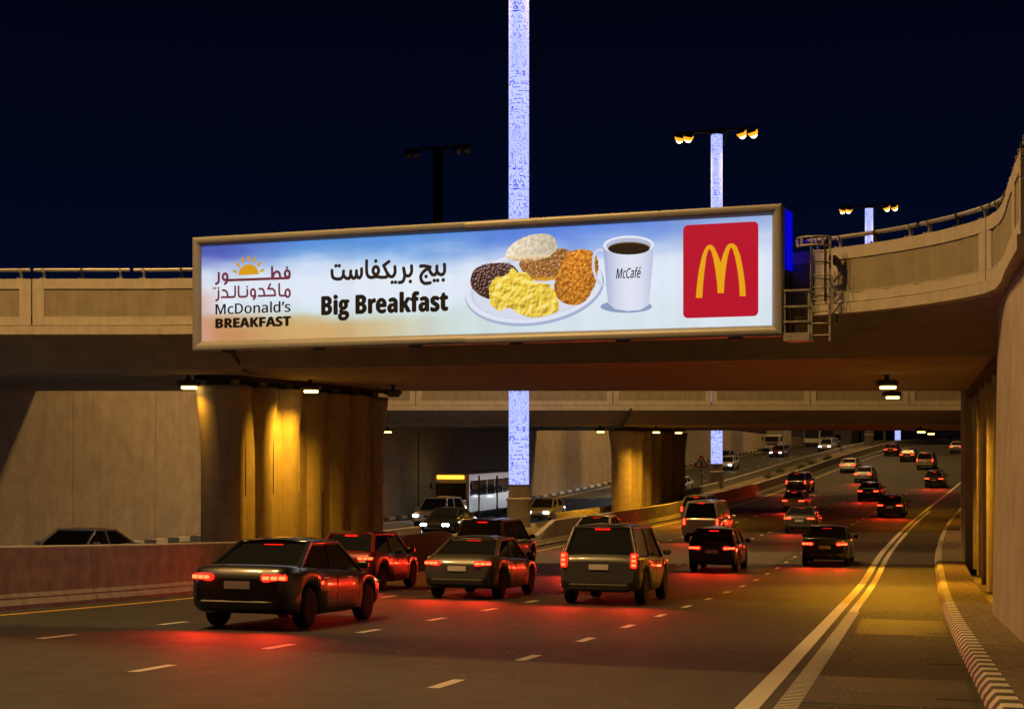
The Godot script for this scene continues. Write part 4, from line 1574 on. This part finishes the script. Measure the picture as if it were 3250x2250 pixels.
	# gully grating slots by the kerb
	for zz in [15.9, 20.3, 26.6]:
		m = MB.new()
		ribbon(m, zz, zz + 0.16, 0.16, -2.15, -1.75, 0.0055)
		part(road, "drain_slot", m.done(), M.gap)

func build_kerb_and_walk():
	# painted kerb stones
	var kb := structure("kerb", (func():
		var q := MB.new()
		sweep(q, -30, 320, 3.0, [[-2.46, -0.1], [-2.24, -0.1], [-2.27, 0.09], [-2.46, 0.09]])
		return q.done()).call(), M.concrete)
	var prof := [[-2.47, 0.0], [-2.2, 0.0], [-2.22, 0.06], [-2.285, 0.142], [-2.30, 0.15], [-2.47, 0.15]]
	var z := 11.0
	var k := 0
	while z < 92.0:
		var q := MB.new()
		sweep(q, z, z + 0.31, 0.31, prof)
		part(kb, "kerb_stone", q.done(), M.kerb_white if k % 2 == 0 else M.kerb_black)
		z += 0.318
		k += 1
	# paved walk: bed, then pavers
	var b := MB.new()
	ribbon(b, -30, 120, 2.0, -3.3, -2.47, 0.118)
	ribbon(b, 120, 400, 5.0, -3.3, -2.47, 0.118)
	var walk := structure("pavement", b.done(), M.soil)
	var r := RandomNumberGenerator.new()
	r.seed = 21
	var rest := [MB.new(), MB.new(), MB.new(), MB.new()]
	z = 11.0
	var row := 0
	var made := 0
	while z < 66:
		for c in 5:
			var o := -2.475 - 0.148 * c
			var s := 0.0 if c % 2 == 0 else 0.095
			var v := r.randi() % 4
			var q: MB = MB.new() if made < 290 else rest[v]
			var dh := 0.138 + r.randf_range(-0.003, 0.003)
			var g := 0.007
			var o0 := o - g
			var o1 := o - 0.148 + g
			var z0 := z + s + g
			var z1 := z + s + 0.19 - g
			var p := [rp(z0, o0, dh), rp(z0, o1, dh), rp(z1, o1, dh), rp(z1, o0, dh)]
			var e := [rp(z0 - g, o0 + g, dh - 0.012), rp(z0 - g, o1 - g, dh - 0.012), rp(z1 + g, o1 - g, dh - 0.012), rp(z1 + g, o0 + g, dh - 0.012)]
			q.flat()
			q.quad(p[0], p[1], p[2], p[3])
			for i in 4: q.quad(e[i], e[(i + 1) % 4], p[(i + 1) % 4], p[i])
			if made < 290: part(walk, "paver", q.done(), M.pavers[v])
			made += 1
		z += 0.19
		row += 1
	for v in 4:
		var o := part(walk, "pavers", rest[v].done(), M.pavers[v])
		o.set_meta("kind", "stuff")
	# striped kerb on the far side, too small to tell the stones apart
	var fw := MB.new()
	var fb := MB.new()
	z = 40.0
	k = 0
	while z < 240:
		sweep(fw if k % 2 == 0 else fb, z, z + 0.98, 0.98, [[32.4, -0.05], [32.75, -0.05], [32.75, 0.22], [32.4, 0.22]])
		z += 1.0
		k += 1
	var fk := structure("far_kerb", fw.done(), M.kerb_white)
	var fo := part(fk, "dark_kerb_stones", fb.done(), M.kerb_black)
	fo.set_meta("kind", "stuff")

func wall_run(t: Node3D, z0: float, z1: float, o_face: float, o_back: float, top0: float, top1: float, plen: float, mat: Material, batter := 0.0):
	# concrete panels with open joints; tops in metres relative to the eye
	var n := maxi(1, int(round((z1 - z0) / plen)))
	for i in n:
		var a := lerpf(z0, z1, float(i) / n) + 0.012
		var c := lerpf(z0, z1, float(i + 1) / n) - 0.012
		var m := MB.new()
		var rows := []
		for z in stations(a, c, 2.0):
			var hr := herm(HT, z)
			var tp := lerpf(top0, top1, (z - z0) / (z1 - z0)) - hr
			rows.append([rp(z, o_face + batter, -0.3), rp(z, o_face, tp), rp(z, o_back, tp), rp(z, o_back, -0.3)])
		m.loft(rows, true, false, true)
		wpart(t, "wall_panel", m.done(), mat)
	var bk := MB.new()
	var rows := []
	for z in stations(z0, z1, 3.0):
		var hr := herm(HT, z)
		var tp := lerpf(top0, top1, (z - z0) / (z1 - z0)) - hr - 0.03
		var lo := lerpf(o_face, o_back, 0.15)
		var hi := lerpf(o_face, o_back, 0.9)
		rows.append([rp(z, lo, -0.28), rp(z, lo, tp), rp(z, hi, tp), rp(z, hi, -0.28)])
	bk.loft(rows, true, false, true)
	wpart(t, "backing", bk.done(), M.gap)

func build_walls():
	var t := thing("retaining_wall", "tall pale concrete retaining wall beside the paved walk, before the overpass", "wall", rp(20, WALL))
	wall_run(t, -12, 22.4, WALL, WALL - 0.6, 3.9, 3.9, 5.0, M.wall, 0.12)
	wall_run(t, 22.4, 31.4, WALL - 0.02, WALL - 0.6, 2.78, 2.78, 4.5, M.wall, 0.12)
	# abutment under the overpass: recessed wall with half-round columns, closed by a pillar at its far end
	t = thing("abutment", "dark recessed abutment with half round columns beneath the near overpass", "abutment", rp(45, WALL))
	wall_run(t, 31.4, 60, WALL - 0.75, WALL - 1.4, 1.7, 1.7, 7.0, M.wall)
	var cm := MB.new()
	cm.lathe(Vector3.ZERO, [[0.52, 0.0], [0.52, 5.0], [0.55, 5.6], [0.6, 6.05], [0.5, 6.1]], 24)
	var col := cm.done()
	for k in 6:
		var p := rp(36.0 + k * 4.1, WALL - 0.85, 0.0)
		var o := part(t, "column", col, M.concrete)
		o.position = p - t.position
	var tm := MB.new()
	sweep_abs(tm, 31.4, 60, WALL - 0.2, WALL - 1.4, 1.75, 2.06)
	wpart(t, "dark_bearing_slot", tm.done(), M.gap)  # near-black block: the shade of the bearing gap put into its colour
	var pm := MB.new()
	sweep_round_end(pm, 58.9, 60.6, WALL + 0.02, WALL - 1.2, 3.4)
	wpart(t, "end_pillar", pm.done(), M.wall)
	var t3 := thing("retaining_wall", "pale concrete retaining wall beside the shoulder, beyond the near overpass", "wall", rp(62, WALL))
	wall_run(t3, 60.8, 200, WALL - 0.1, WALL - 0.7, 3.3, 0.6, 6.0, M.wall)
	# wall on the far side of the other carriageway
	var t2 := thing("retaining_wall", "long brown concrete wall behind the far carriageway with upright joints", "wall", rp(60, LWALL))
	wall_run(t2, 10, 96, LWALL, LWALL + 0.6, 3.4, 3.4, 6.6, M.wall)
	wall_run(t2, 96.2, 140, LWALL, LWALL + 0.6, 3.4, 3.0, 6.6, M.wall)
	wall_run(t2, 140, 205, LWALL, LWALL + 0.6, 3.0, 1.5, 6.5, M.wall)
	wall_run(t2, 205, 260, LWALL, LWALL + 0.6, 1.5, 0.75, 6.5, M.wall)

func sweep_abs(b: MB, z0: float, z1: float, o0: float, o1: float, h0: float, h1: float):
	var rows := []
	for z in stations(z0, z1, 2.0):
		var hr := herm(HT, z)
		rows.append([rp(z, o0, h0 - hr), rp(z, o0, h1 - hr), rp(z, o1, h1 - hr), rp(z, o1, h0 - hr)])
	b.loft(rows, true, false, true)

func sweep_round_end(b: MB, z0: float, z1: float, o0: float, o1: float, top: float):
	var plan := [[z0, o1], [z0, o0 - 0.4], [z0 + 0.12, o0 - 0.14], [z0 + 0.4, o0], [z1 - 0.3, o0], [z1, o0 - 0.3], [z1, o1]]
	var rows := []
	for hh in 2:
		var row := []
		for q in plan:
			var hr := herm(HT, q[0])
			row.append(rp(q[0], q[1], -0.2 if hh == 0 else top - hr))
		rows.append(row)
	b.loft(rows, true, false, true)

func barrier(label: String, o: float, width: float, pieces: Array):
	var t := thing("median_barrier", label, "barrier", rp(pieces[0][0], o), "concrete barriers along the median")
	for p in pieces:   # [z0, z1, height0, height1]
		var n := maxi(1, int(round((p[1] - p[0]) / 6.0)))
		for i in n:
			var a := lerpf(p[0], p[1], float(i) / n)
			var c := lerpf(p[0], p[1], float(i + 1) / n)
			var rows := []
			for z in stations(a + 0.012, c - 0.012, 1.5):
				var h := lerpf(p[2], p[3], (z - p[0]) / (p[1] - p[0]))
				var w := width * 0.5
				rows.append([rp(z, o - w, -0.1), rp(z, o - w, 0.08), rp(z, o - w * 0.62, 0.3), rp(z, o - w * 0.42, h - 0.03), rp(z, o - w * 0.36, h), rp(z, o + w * 0.36, h), rp(z, o + w * 0.42, h - 0.03), rp(z, o + w * 0.62, 0.3), rp(z, o + w, 0.08), rp(z, o + w, -0.1)])
			var m := MB.new()
			m.loft(rows, true, false, true)
			wpart(t, "barrier_block", m.done(), M.barrier)

func build_median():
	var b := MB.new()
	ribbon(b, -40, 120, 3.0, MED0, MED1, 0.22)
	ribbon(b, 120, 420, 6.0, MED0, MED1, 0.22)
	structure("median", b.done(), M.soil)
	barrier("long concrete barrier between the near lanes and the median", 15.45, 0.62, [[-20, 53, 1.22, 1.22], [53, 56, 1.22, 0.5], [56, 66, 0.5, 0.5], [66, 69, 0.5, 1.1], [69, 126, 1.1, 1.0], [126, 330, 1.0, 0.95]])
	barrier("long concrete barrier between the median and the far lanes", 19.65, 0.55, [[-20, 62, 1.0, 1.0], [62, 84, 0.45, 0.45], [84, 330, 0.85, 0.85]])

func build_bridges():
	overpass("near curved concrete overpass carrying the billboard", [Vector2(-50, 41.5), Vector2(-30, 40.3), Vector2(-13, 39.7), Vector2(-8, 39.5), Vector2(0, 37.9), Vector2(5, 35.3), Vector2(7.1, 33.4), Vector2(8.35, 31.3), Vector2(8.95, 29.0), Vector2(8.75, 27.4), Vector2(8.1, 25.0), Vector2(7.4, 22.3)],
		[Vector2(-50, 44), Vector2(-30, 43), Vector2(-10, 42.2), Vector2(0, 40), Vector2(6, 37.6), Vector2(12, 35.6), Vector2(16, 34.6)],
		[Vector2(-54, 59.8), Vector2(-20, 59.6), Vector2(24, 59.6)], [Vector2(-54, 62.6), Vector2(-20, 62.4), Vector2(24, 62.4)],
		2.07, 2.84, 3.08, 4.28, true, 5.2, 1.23)
	overpass("far straight concrete overpass seen beneath the near one", [Vector2(-62, 84), Vector2(0, 84), Vector2(60, 83.4)],
		[Vector2(-62, 88.6), Vector2(0, 88.6), Vector2(60, 88.0)], [Vector2(-62, 128), Vector2(0, 128), Vector2(60, 128)], [Vector2(-62, 131), Vector2(0, 131), Vector2(60, 131)],
		1.14, 1.86, 2.16, 3.3, false, 5.4, 2.75)
	pier("broad pier of merged round columns under the near overpass", Vector2(-8.75, 46.4), Vector2(-5.55, 58.3), 7, -4.3, 1.75, 2.06, 0.66)
	pier("broad pier of merged round columns under the far overpass", Vector2(7.15, 100.0), Vector2(12.8, 119.0), 7, -4.8, 0.86, 1.13, 0.66)
	# drain pipes down to the piers
	for q in [[[-7.6, 39.6, 2.8], [-7.5, 41.0, 2.45], [-7.35, 42.3, 2.0], [-7.3, 44.0, 1.95]], [[6.5, 83.8, 1.9], [6.55, 85.6, 1.6], [6.4, 88.4, 1.08], [6.2, 96, 1.05]]]:
		var path := []
		for p in q: path.append(w3(p[0], p[2], p[1]))
		var m := MB.new()
		m.tube(path, 0.045 if q[0][1] < 50 else 0.09, 8)
		var t := thing("drain_pipe", "thin dark drain pipe down the near overpass edge" if q[0][1] < 50 else "dark drain pipe down the far overpass edge", "pipe", path[0])
		wpart(t, "pipe", m.done(), M.dark)
		var c := MB.new()
		c.box(path[1], Vector3(0.16, 0.05, 0.1))
		wpart(t, "clamp", c.done(), M.dark_metal)

func build_lamps():
	underpass_lamp("lit sodium lamp under the near overpass left of the pier", w3(-9.65, 1.81, 45.7), true, 0.0, 4.0)
	underpass_lamp("lit sodium lamp under the near overpass in front of the pier columns", w3(-6.45, 1.81, 49.0), true, 0.0, 48.0)
	underpass_lamp("unlit lamp under the near overpass by the last pier columns", w3(-4.15, 1.81, 53.4), false)
	underpass_lamp("lit sodium lamp over the shoulder, front one of two by the abutment", w3(11.15, 1.81, 45.6), true, 0.0, 120.0, 0.7, 54.0)
	underpass_lamp("lit sodium lamp over the shoulder, rear one of two by the abutment", w3(13.75, 1.81, 55.5), true, 0.0, 120.0, 0.7, 54.0)
	underpass_lamp("small lit lamp under the far overpass by the left abutment", w3(-7.8, 0.88, 96), true, 0.0, 20.0)
	underpass_lamp("small lit lamp under the far overpass left of its pier", w3(5.4, 0.88, 94), true, 0.0, 60.0)
	underpass_lamp("small lit lamp under the far overpass before its pier", w3(9.2, 0.88, 98), true, 0.0, 60.0)
	underpass_lamp("small lit lamp under the far overpass right of its pier", w3(11.0, 0.88, 101.5), true, 0.0, 60.0)
	underpass_lamp("small lit lamp over the near lanes, front one under the far overpass", w3(25.6, 0.88, 96), true)
	underpass_lamp("small lit lamp over the near lanes, rear one under the far overpass", w3(30.6, 0.88, 112), true)

func build_masts():
	var E0 := 270.0
	var at := func(z: float, o: float) -> Vector3: return rp(z, o, 0.2)
	mast("lit mast on the median before the near overpass", at.call(21.0, 17.6), -heading(21), 31.0, 2.1, true, true, E0)
	mast("tallest blue lit mast rising between the two overpasses", w3(0.35, -4.2, 78.0), -heading(70), 31.0, 2.1, true, true, E0)
	mast("blue lit mast with four floodlights behind the far overpass", w3(18.3, -3.9, 137.0), -heading(130), 31.6, 2.1, true, true, E0)
	mast("blue lit mast on the crest beyond the warning sign", w3(46.6, -0.2, 200.0), -heading(195), 31.0, 2.1, true, true, E0 * 0.7)
	mast("small far blue lit mast beyond the crest", w3(72.5, -1.4, 288.0), -heading(280), 31.0, 2.0, true, true, E0 * 0.5)
	mast("unlit dark mast standing behind the far wall", w3(-7.75, 2.6, 160.0), -heading(150), 28.0, 2.1, false, false, 0.0, "unlit masts")

func far_building(label: String, at: Vector3, w: float, h: float, turn: float):
	var t := thing("low_building", label, "building", at, "dark buildings beyond the crest")
	t.rotation.y = turn
	var b := MB.new()
	b.box(Vector3(0, h * 0.5, 0), Vector3(w, h, 9.0))
	part(t, "wall", b.done(), M.concrete)
	b = MB.new()
	b.box(Vector3(0, h + 0.25, 0), Vector3(w + 0.4, 0.5, 9.4))
	part(t, "roof", b.done(), M.concrete)
	var g := MB.new()
	g.box(Vector3.ZERO, Vector3(1.3, 1.5, 0.1))
	var pane := g.done()
	for f in int(h / 3.4):
		for k in int(w / 3.6):
			var o := part(t, "window", pane, M.glass)
			o.position = Vector3(-w * 0.5 + 2.2 + k * 3.6, 2.0 + f * 3.5, 4.5)

func build_small():
	# bare twin-post sign frame on the median
	var p := w3(-1.42, -3.95, 66.0)
	var t := thing("sign_frame", "bare twin post frame with one crossbar on the median", "sign frame", p)
	for x in [0.0, 0.78]:
		var m := MB.new()
		m.box(Vector3(x, 1.3, 0), Vector3(0.07, 2.6, 0.07))
		part(t, "post", m.done(), M.dark_metal)
	var m := MB.new()
	m.box(Vector3(0.39, 2.05, 0), Vector3(0.72, 0.06, 0.05))
	part(t, "crossbar", m.done(), M.dark_metal)
	# triangular warning sign
	p = w3(16.6, -3.95, 134.4)
	t = thing("warning_sign", "triangular red bordered merging traffic sign on a thin post", "sign", p)
	m = MB.new()
	m.tube([Vector3(0, 0, 0), Vector3(0, 2.55, 0)], 0.04, 8)
	part(t, "post", m.done(), M.dark_metal)
	for e in [[0.72, 0.0, "border", M.sign_red], [0.52, 0.012, "face", M.sign_white]]:
		var b := MB.new()
		var rows := []
		for zz in [0.05 + e[1], 0.065 + e[1]]:
			var row := []
			for k in 3:
				var a0: Vector2 = Vector2(sin(TAU * k / 3 - 0.12), cos(TAU * k / 3 - 0.12)) * e[0] * 0.93
				var a1: Vector2 = Vector2(sin(TAU * k / 3 + 0.12), cos(TAU * k / 3 + 0.12)) * e[0] * 0.93
				for c2 in [a0, a1]:
					row.append(Vector3(-c2.x, c2.y + 2.3, zz))
			rows.append(row)
		b.loft(rows, true, false, true)
		part(t, e[2], b.done(), e[3])
	var sy := MB.new()
	sy.box(Vector3(-0.02, 2.28, 0.083), Vector3(0.11, 0.5, 0.008))
	sy.box(Vector3(0.09, 2.16, 0.083), Vector3(0.08, 0.26, 0.008), Basis(Vector3.BACK, 0.55))
	sy.quad(Vector3(-0.13, 2.48, 0.087), Vector3(0.09, 2.48, 0.087), Vector3(-0.02, 2.66, 0.087), Vector3(-0.02, 2.66, 0.087))
	part(t, "merge_symbol", sy.done(), M.sign_black)
	# low shrubs in the gap of the barrier and on the crest
	for q in [[58.0, 17.0, "low dry shrub in the barrier gap close to the near pier"], [60.6, 16.6, "low dry shrub in the barrier gap before the sign frame"], [63.5, 17.4, "low dry shrub at the foot of the sign frame"], [140.0, 17.2, "shrub on the median just behind the warning sign's mast"], [147.0, 17.8, "shrub on the median, second uphill from the warning sign's mast"], [155.0, 17.0, "shrub on the median, third uphill from the warning sign's mast"], [163.0, 17.5, "shrub on the median, fourth uphill from the warning sign's mast"], [171.0, 17.2, "shrub on the median closest to the crest"]]:
		shrub(q[2], rp(q[0], q[1], 0.2), 0.9 if q[0] < 100 else 1.5, 0.5 if q[0] < 100 else 0.9, int(q[0] * 10))
	for q in [[262.0, 37.0, 7.0, 6.0, "dark leafy tree behind the end of the far wall"], [285.0, 34.0, 8.0, 7.0, "dark leafy tree behind the plain white bus on the crest"], [330.0, 14.0, 8.5, 7.5, "dark leafy tree behind the small far blue mast"], [320.0, -6.0, 7.5, 7.0, "dark leafy tree on the verge beyond the near lanes"], [345.0, -14.0, 9.0, 8.0, "tallest dark leafy tree on the verge beyond the near lanes"], [300.0, 46.0, 8.0, 7.0, "dark leafy tree well behind the far wall's end"]]:
		tree(q[4], rp(q[0], q[1], -0.2), q[2], q[3], int(q[0]))
	# dark low buildings that close the view beyond the crest
	for q in [[330.0, 62.0, 34.0, 8.0, "long dark low building behind the far wall's end"], [372.0, 24.0, 30.0, 9.5, "dark two storey building behind the plain white bus"], [392.0, -8.0, 26.0, 7.5, "dark low building beyond the near lanes on the crest"], [360.0, -42.0, 30.0, 9.0, "dark two storey building on the verge past the near lanes"], [410.0, 8.0, 30.0, 7.0, "dark low building farthest beyond the crest"], [385.0, 56.0, 44.0, 8.5, "longest dark building behind the small far blue mast"]]:
		far_building(q[4], rp(q[0], q[1], -0.3), q[2], q[3], -heading(q[0]))
	# two slim posts on the crest
	for q in [[246.0, 22.5], [232.0, 35.5]]:
		t = thing("marker_post", "slim pale concrete post on the crest of the far road" if q[1] < 30 else "slim pale concrete post behind the end of the far wall", "post", rp(q[0], q[1], 0.0))
		m = MB.new()
		m.cbox(Vector3(0, 1.6, 0), Vector3(0.35, 3.2, 0.35), 0.04)
		part(t, "shaft", m.done(), M.concrete)
		m = MB.new()
		m.cbox(Vector3(0, 3.25, 0), Vector3(0.45, 0.1, 0.45), 0.02)
		part(t, "cap", m.done(), M.concrete)

func build_traffic():
	var white := paint(Color(0.55, 0.55, 0.54))
	var silver := paint(Color(0.26, 0.27, 0.28))
	var grey := paint(Color(0.07, 0.072, 0.078))
	var black := paint(Color(0.012, 0.012, 0.014))
	var red := paint(Color(0.16, 0.012, 0.012))
	var blue := paint(Color(0.02, 0.04, 0.11))
	var sand := paint(Color(0.30, 0.25, 0.18))
	var N := "cars driving away on the near lanes"
	# [kind, label, paint, station, offset, red]
	for q in [
		["sedan", "black sedan with glowing brake lights, closest to the paved walk's open shoulder", black, 58.0, 1.7, 5.0, true],
		["suv", "dark grey sport utility car with tall red lamps in the second lane before the overpass", grey, 35.0, 5.2, 5.0, true],
		["sedan", "grey sedan with red lamps in the third lane before the overpass", grey, 36.0, 8.8, 5.0, true],
		["hatch", "dark red hatchback hugging the yellow line before the overpass", red, 38.0, 12.6, 5.0, true],
		["sedan", "black sedan with red lamps in the third lane, far short of the overpass", black, 24.5, 8.9, 5.0, true],
		["sedan", "silver sedan with red lamps in the third lane under the overpass", silver, 50.0, 8.8, 5.0, true],
		["suv", "black sport utility car beside the barrier under the overpass", black, 50.0, 12.5, 5.0, true],
		["hatch", "blue hatchback in the second lane under the overpass", blue, 53.0, 5.2, 5.0, true],
		["sedan", "sand coloured sedan beside the barrier past the overpass", sand, 66.0, 12.4, 4.0, false],
		["van", "white van in the third lane past the overpass", white, 74.0, 8.8, 4.0, false],
		["sedan", "grey sedan in the second lane past the overpass", grey, 84.0, 5.2, 4.0, false],
		["suv", "silver sport utility car beside the barrier near the far overpass", silver, 92.0, 12.4, 4.0, false],
		["sedan", "black sedan in the outer lane below the far overpass", black, 104.0, 1.7, 4.0, false],
		["hatch", "white hatchback in the third lane below the far overpass", white, 108.0, 8.8, 4.0, false],
		["sedan", "dark sedan in the second lane climbing to the crest", blue, 122.0, 5.2, 4.0, false],
		["suv", "grey sport utility car beside the barrier climbing to the crest", grey, 130.0, 12.4, 4.0, false],
		["sedan", "silver sedan in the third lane climbing to the crest", silver, 144.0, 8.8, 4.0, false],
		["hatch", "black hatchback in the outer lane climbing to the crest", black, 138.0, 1.7, 4.0, false],
		["sedan", "white sedan beside the barrier close to the crest", white, 158.0, 12.4, 4.0, false],
		["suv", "sand coloured sport utility car in the second lane close to the crest", sand, 164.0, 5.2, 4.0, false],
		["sedan", "dark grey sedan in the third lane close to the crest", grey, 178.0, 8.8, 4.0, false],
		["hatch", "red hatchback beside the barrier on the crest", red, 190.0, 12.4, 4.0, false],
		["sedan", "white sedan in the second lane on the crest", white, 198.0, 5.2, 4.0, false]]:
		car(q[0], q[1], q[2], q[3], q[4], false, N, q[5], q[6])
	var O := "cars coming towards the camera side on the far lanes"
	for q in [
		["sedan", "oncoming white sedan behind the barrier under the near overpass", white, 40.0, 22.5],
		["sedan", "oncoming dark sedan between the near pier and the sign frame", black, 74.0, 22.5],
		["suv", "oncoming white sport utility car near the tall mast's plinth", white, 82.0, 26.0],
		["hatch", "oncoming silver hatchback before the far pier", silver, 92.0, 22.5],
		["sedan", "oncoming grey sedan beside the far pier", grey, 113.0, 22.5],
		["sedan", "oncoming white sedan past the far pier on the inner lane", white, 127.0, 22.5],
		["suv", "oncoming black sport utility car near the warning sign", black, 134.0, 26.0],
		["sedan", "oncoming silver sedan behind the warning sign", silver, 146.0, 29.4],
		["hatch", "oncoming white hatchback descending from the crest on the middle lane", white, 160.0, 26.0],
		["sedan", "oncoming dark sedan descending from the crest on the outer lane", grey, 172.0, 29.4],
		["sedan", "oncoming red sedan on the crest", red, 186.0, 26.0],
		["suv", "oncoming white sport utility car on the crest beside the mast", white, 200.0, 22.5],
		["sedan", "oncoming silver sedan on the crest behind the others", silver, 214.0, 24.5]]:
		car(q[0], q[1], q[2], q[3], q[4], true, O, 40.0)
	bus("white bus with amber and teal light strips behind the tall mast", 98.0, 29.4, true)
	truck("white box truck standing at the crest beside the far wall's end", 203.0, 30.0)
	bus("plain white bus standing behind the box truck on the crest", 226.0, 29.0, false)

func _ready():
	rng.seed = 4
	make_view()
	make_materials()
	build_ground()
	build_roads()
	build_kerb_and_walk()
	build_median()
	build_walls()
	build_bridges()
	build_masts()
	build_lamps()
	billboard()
	build_small()
	build_traffic()
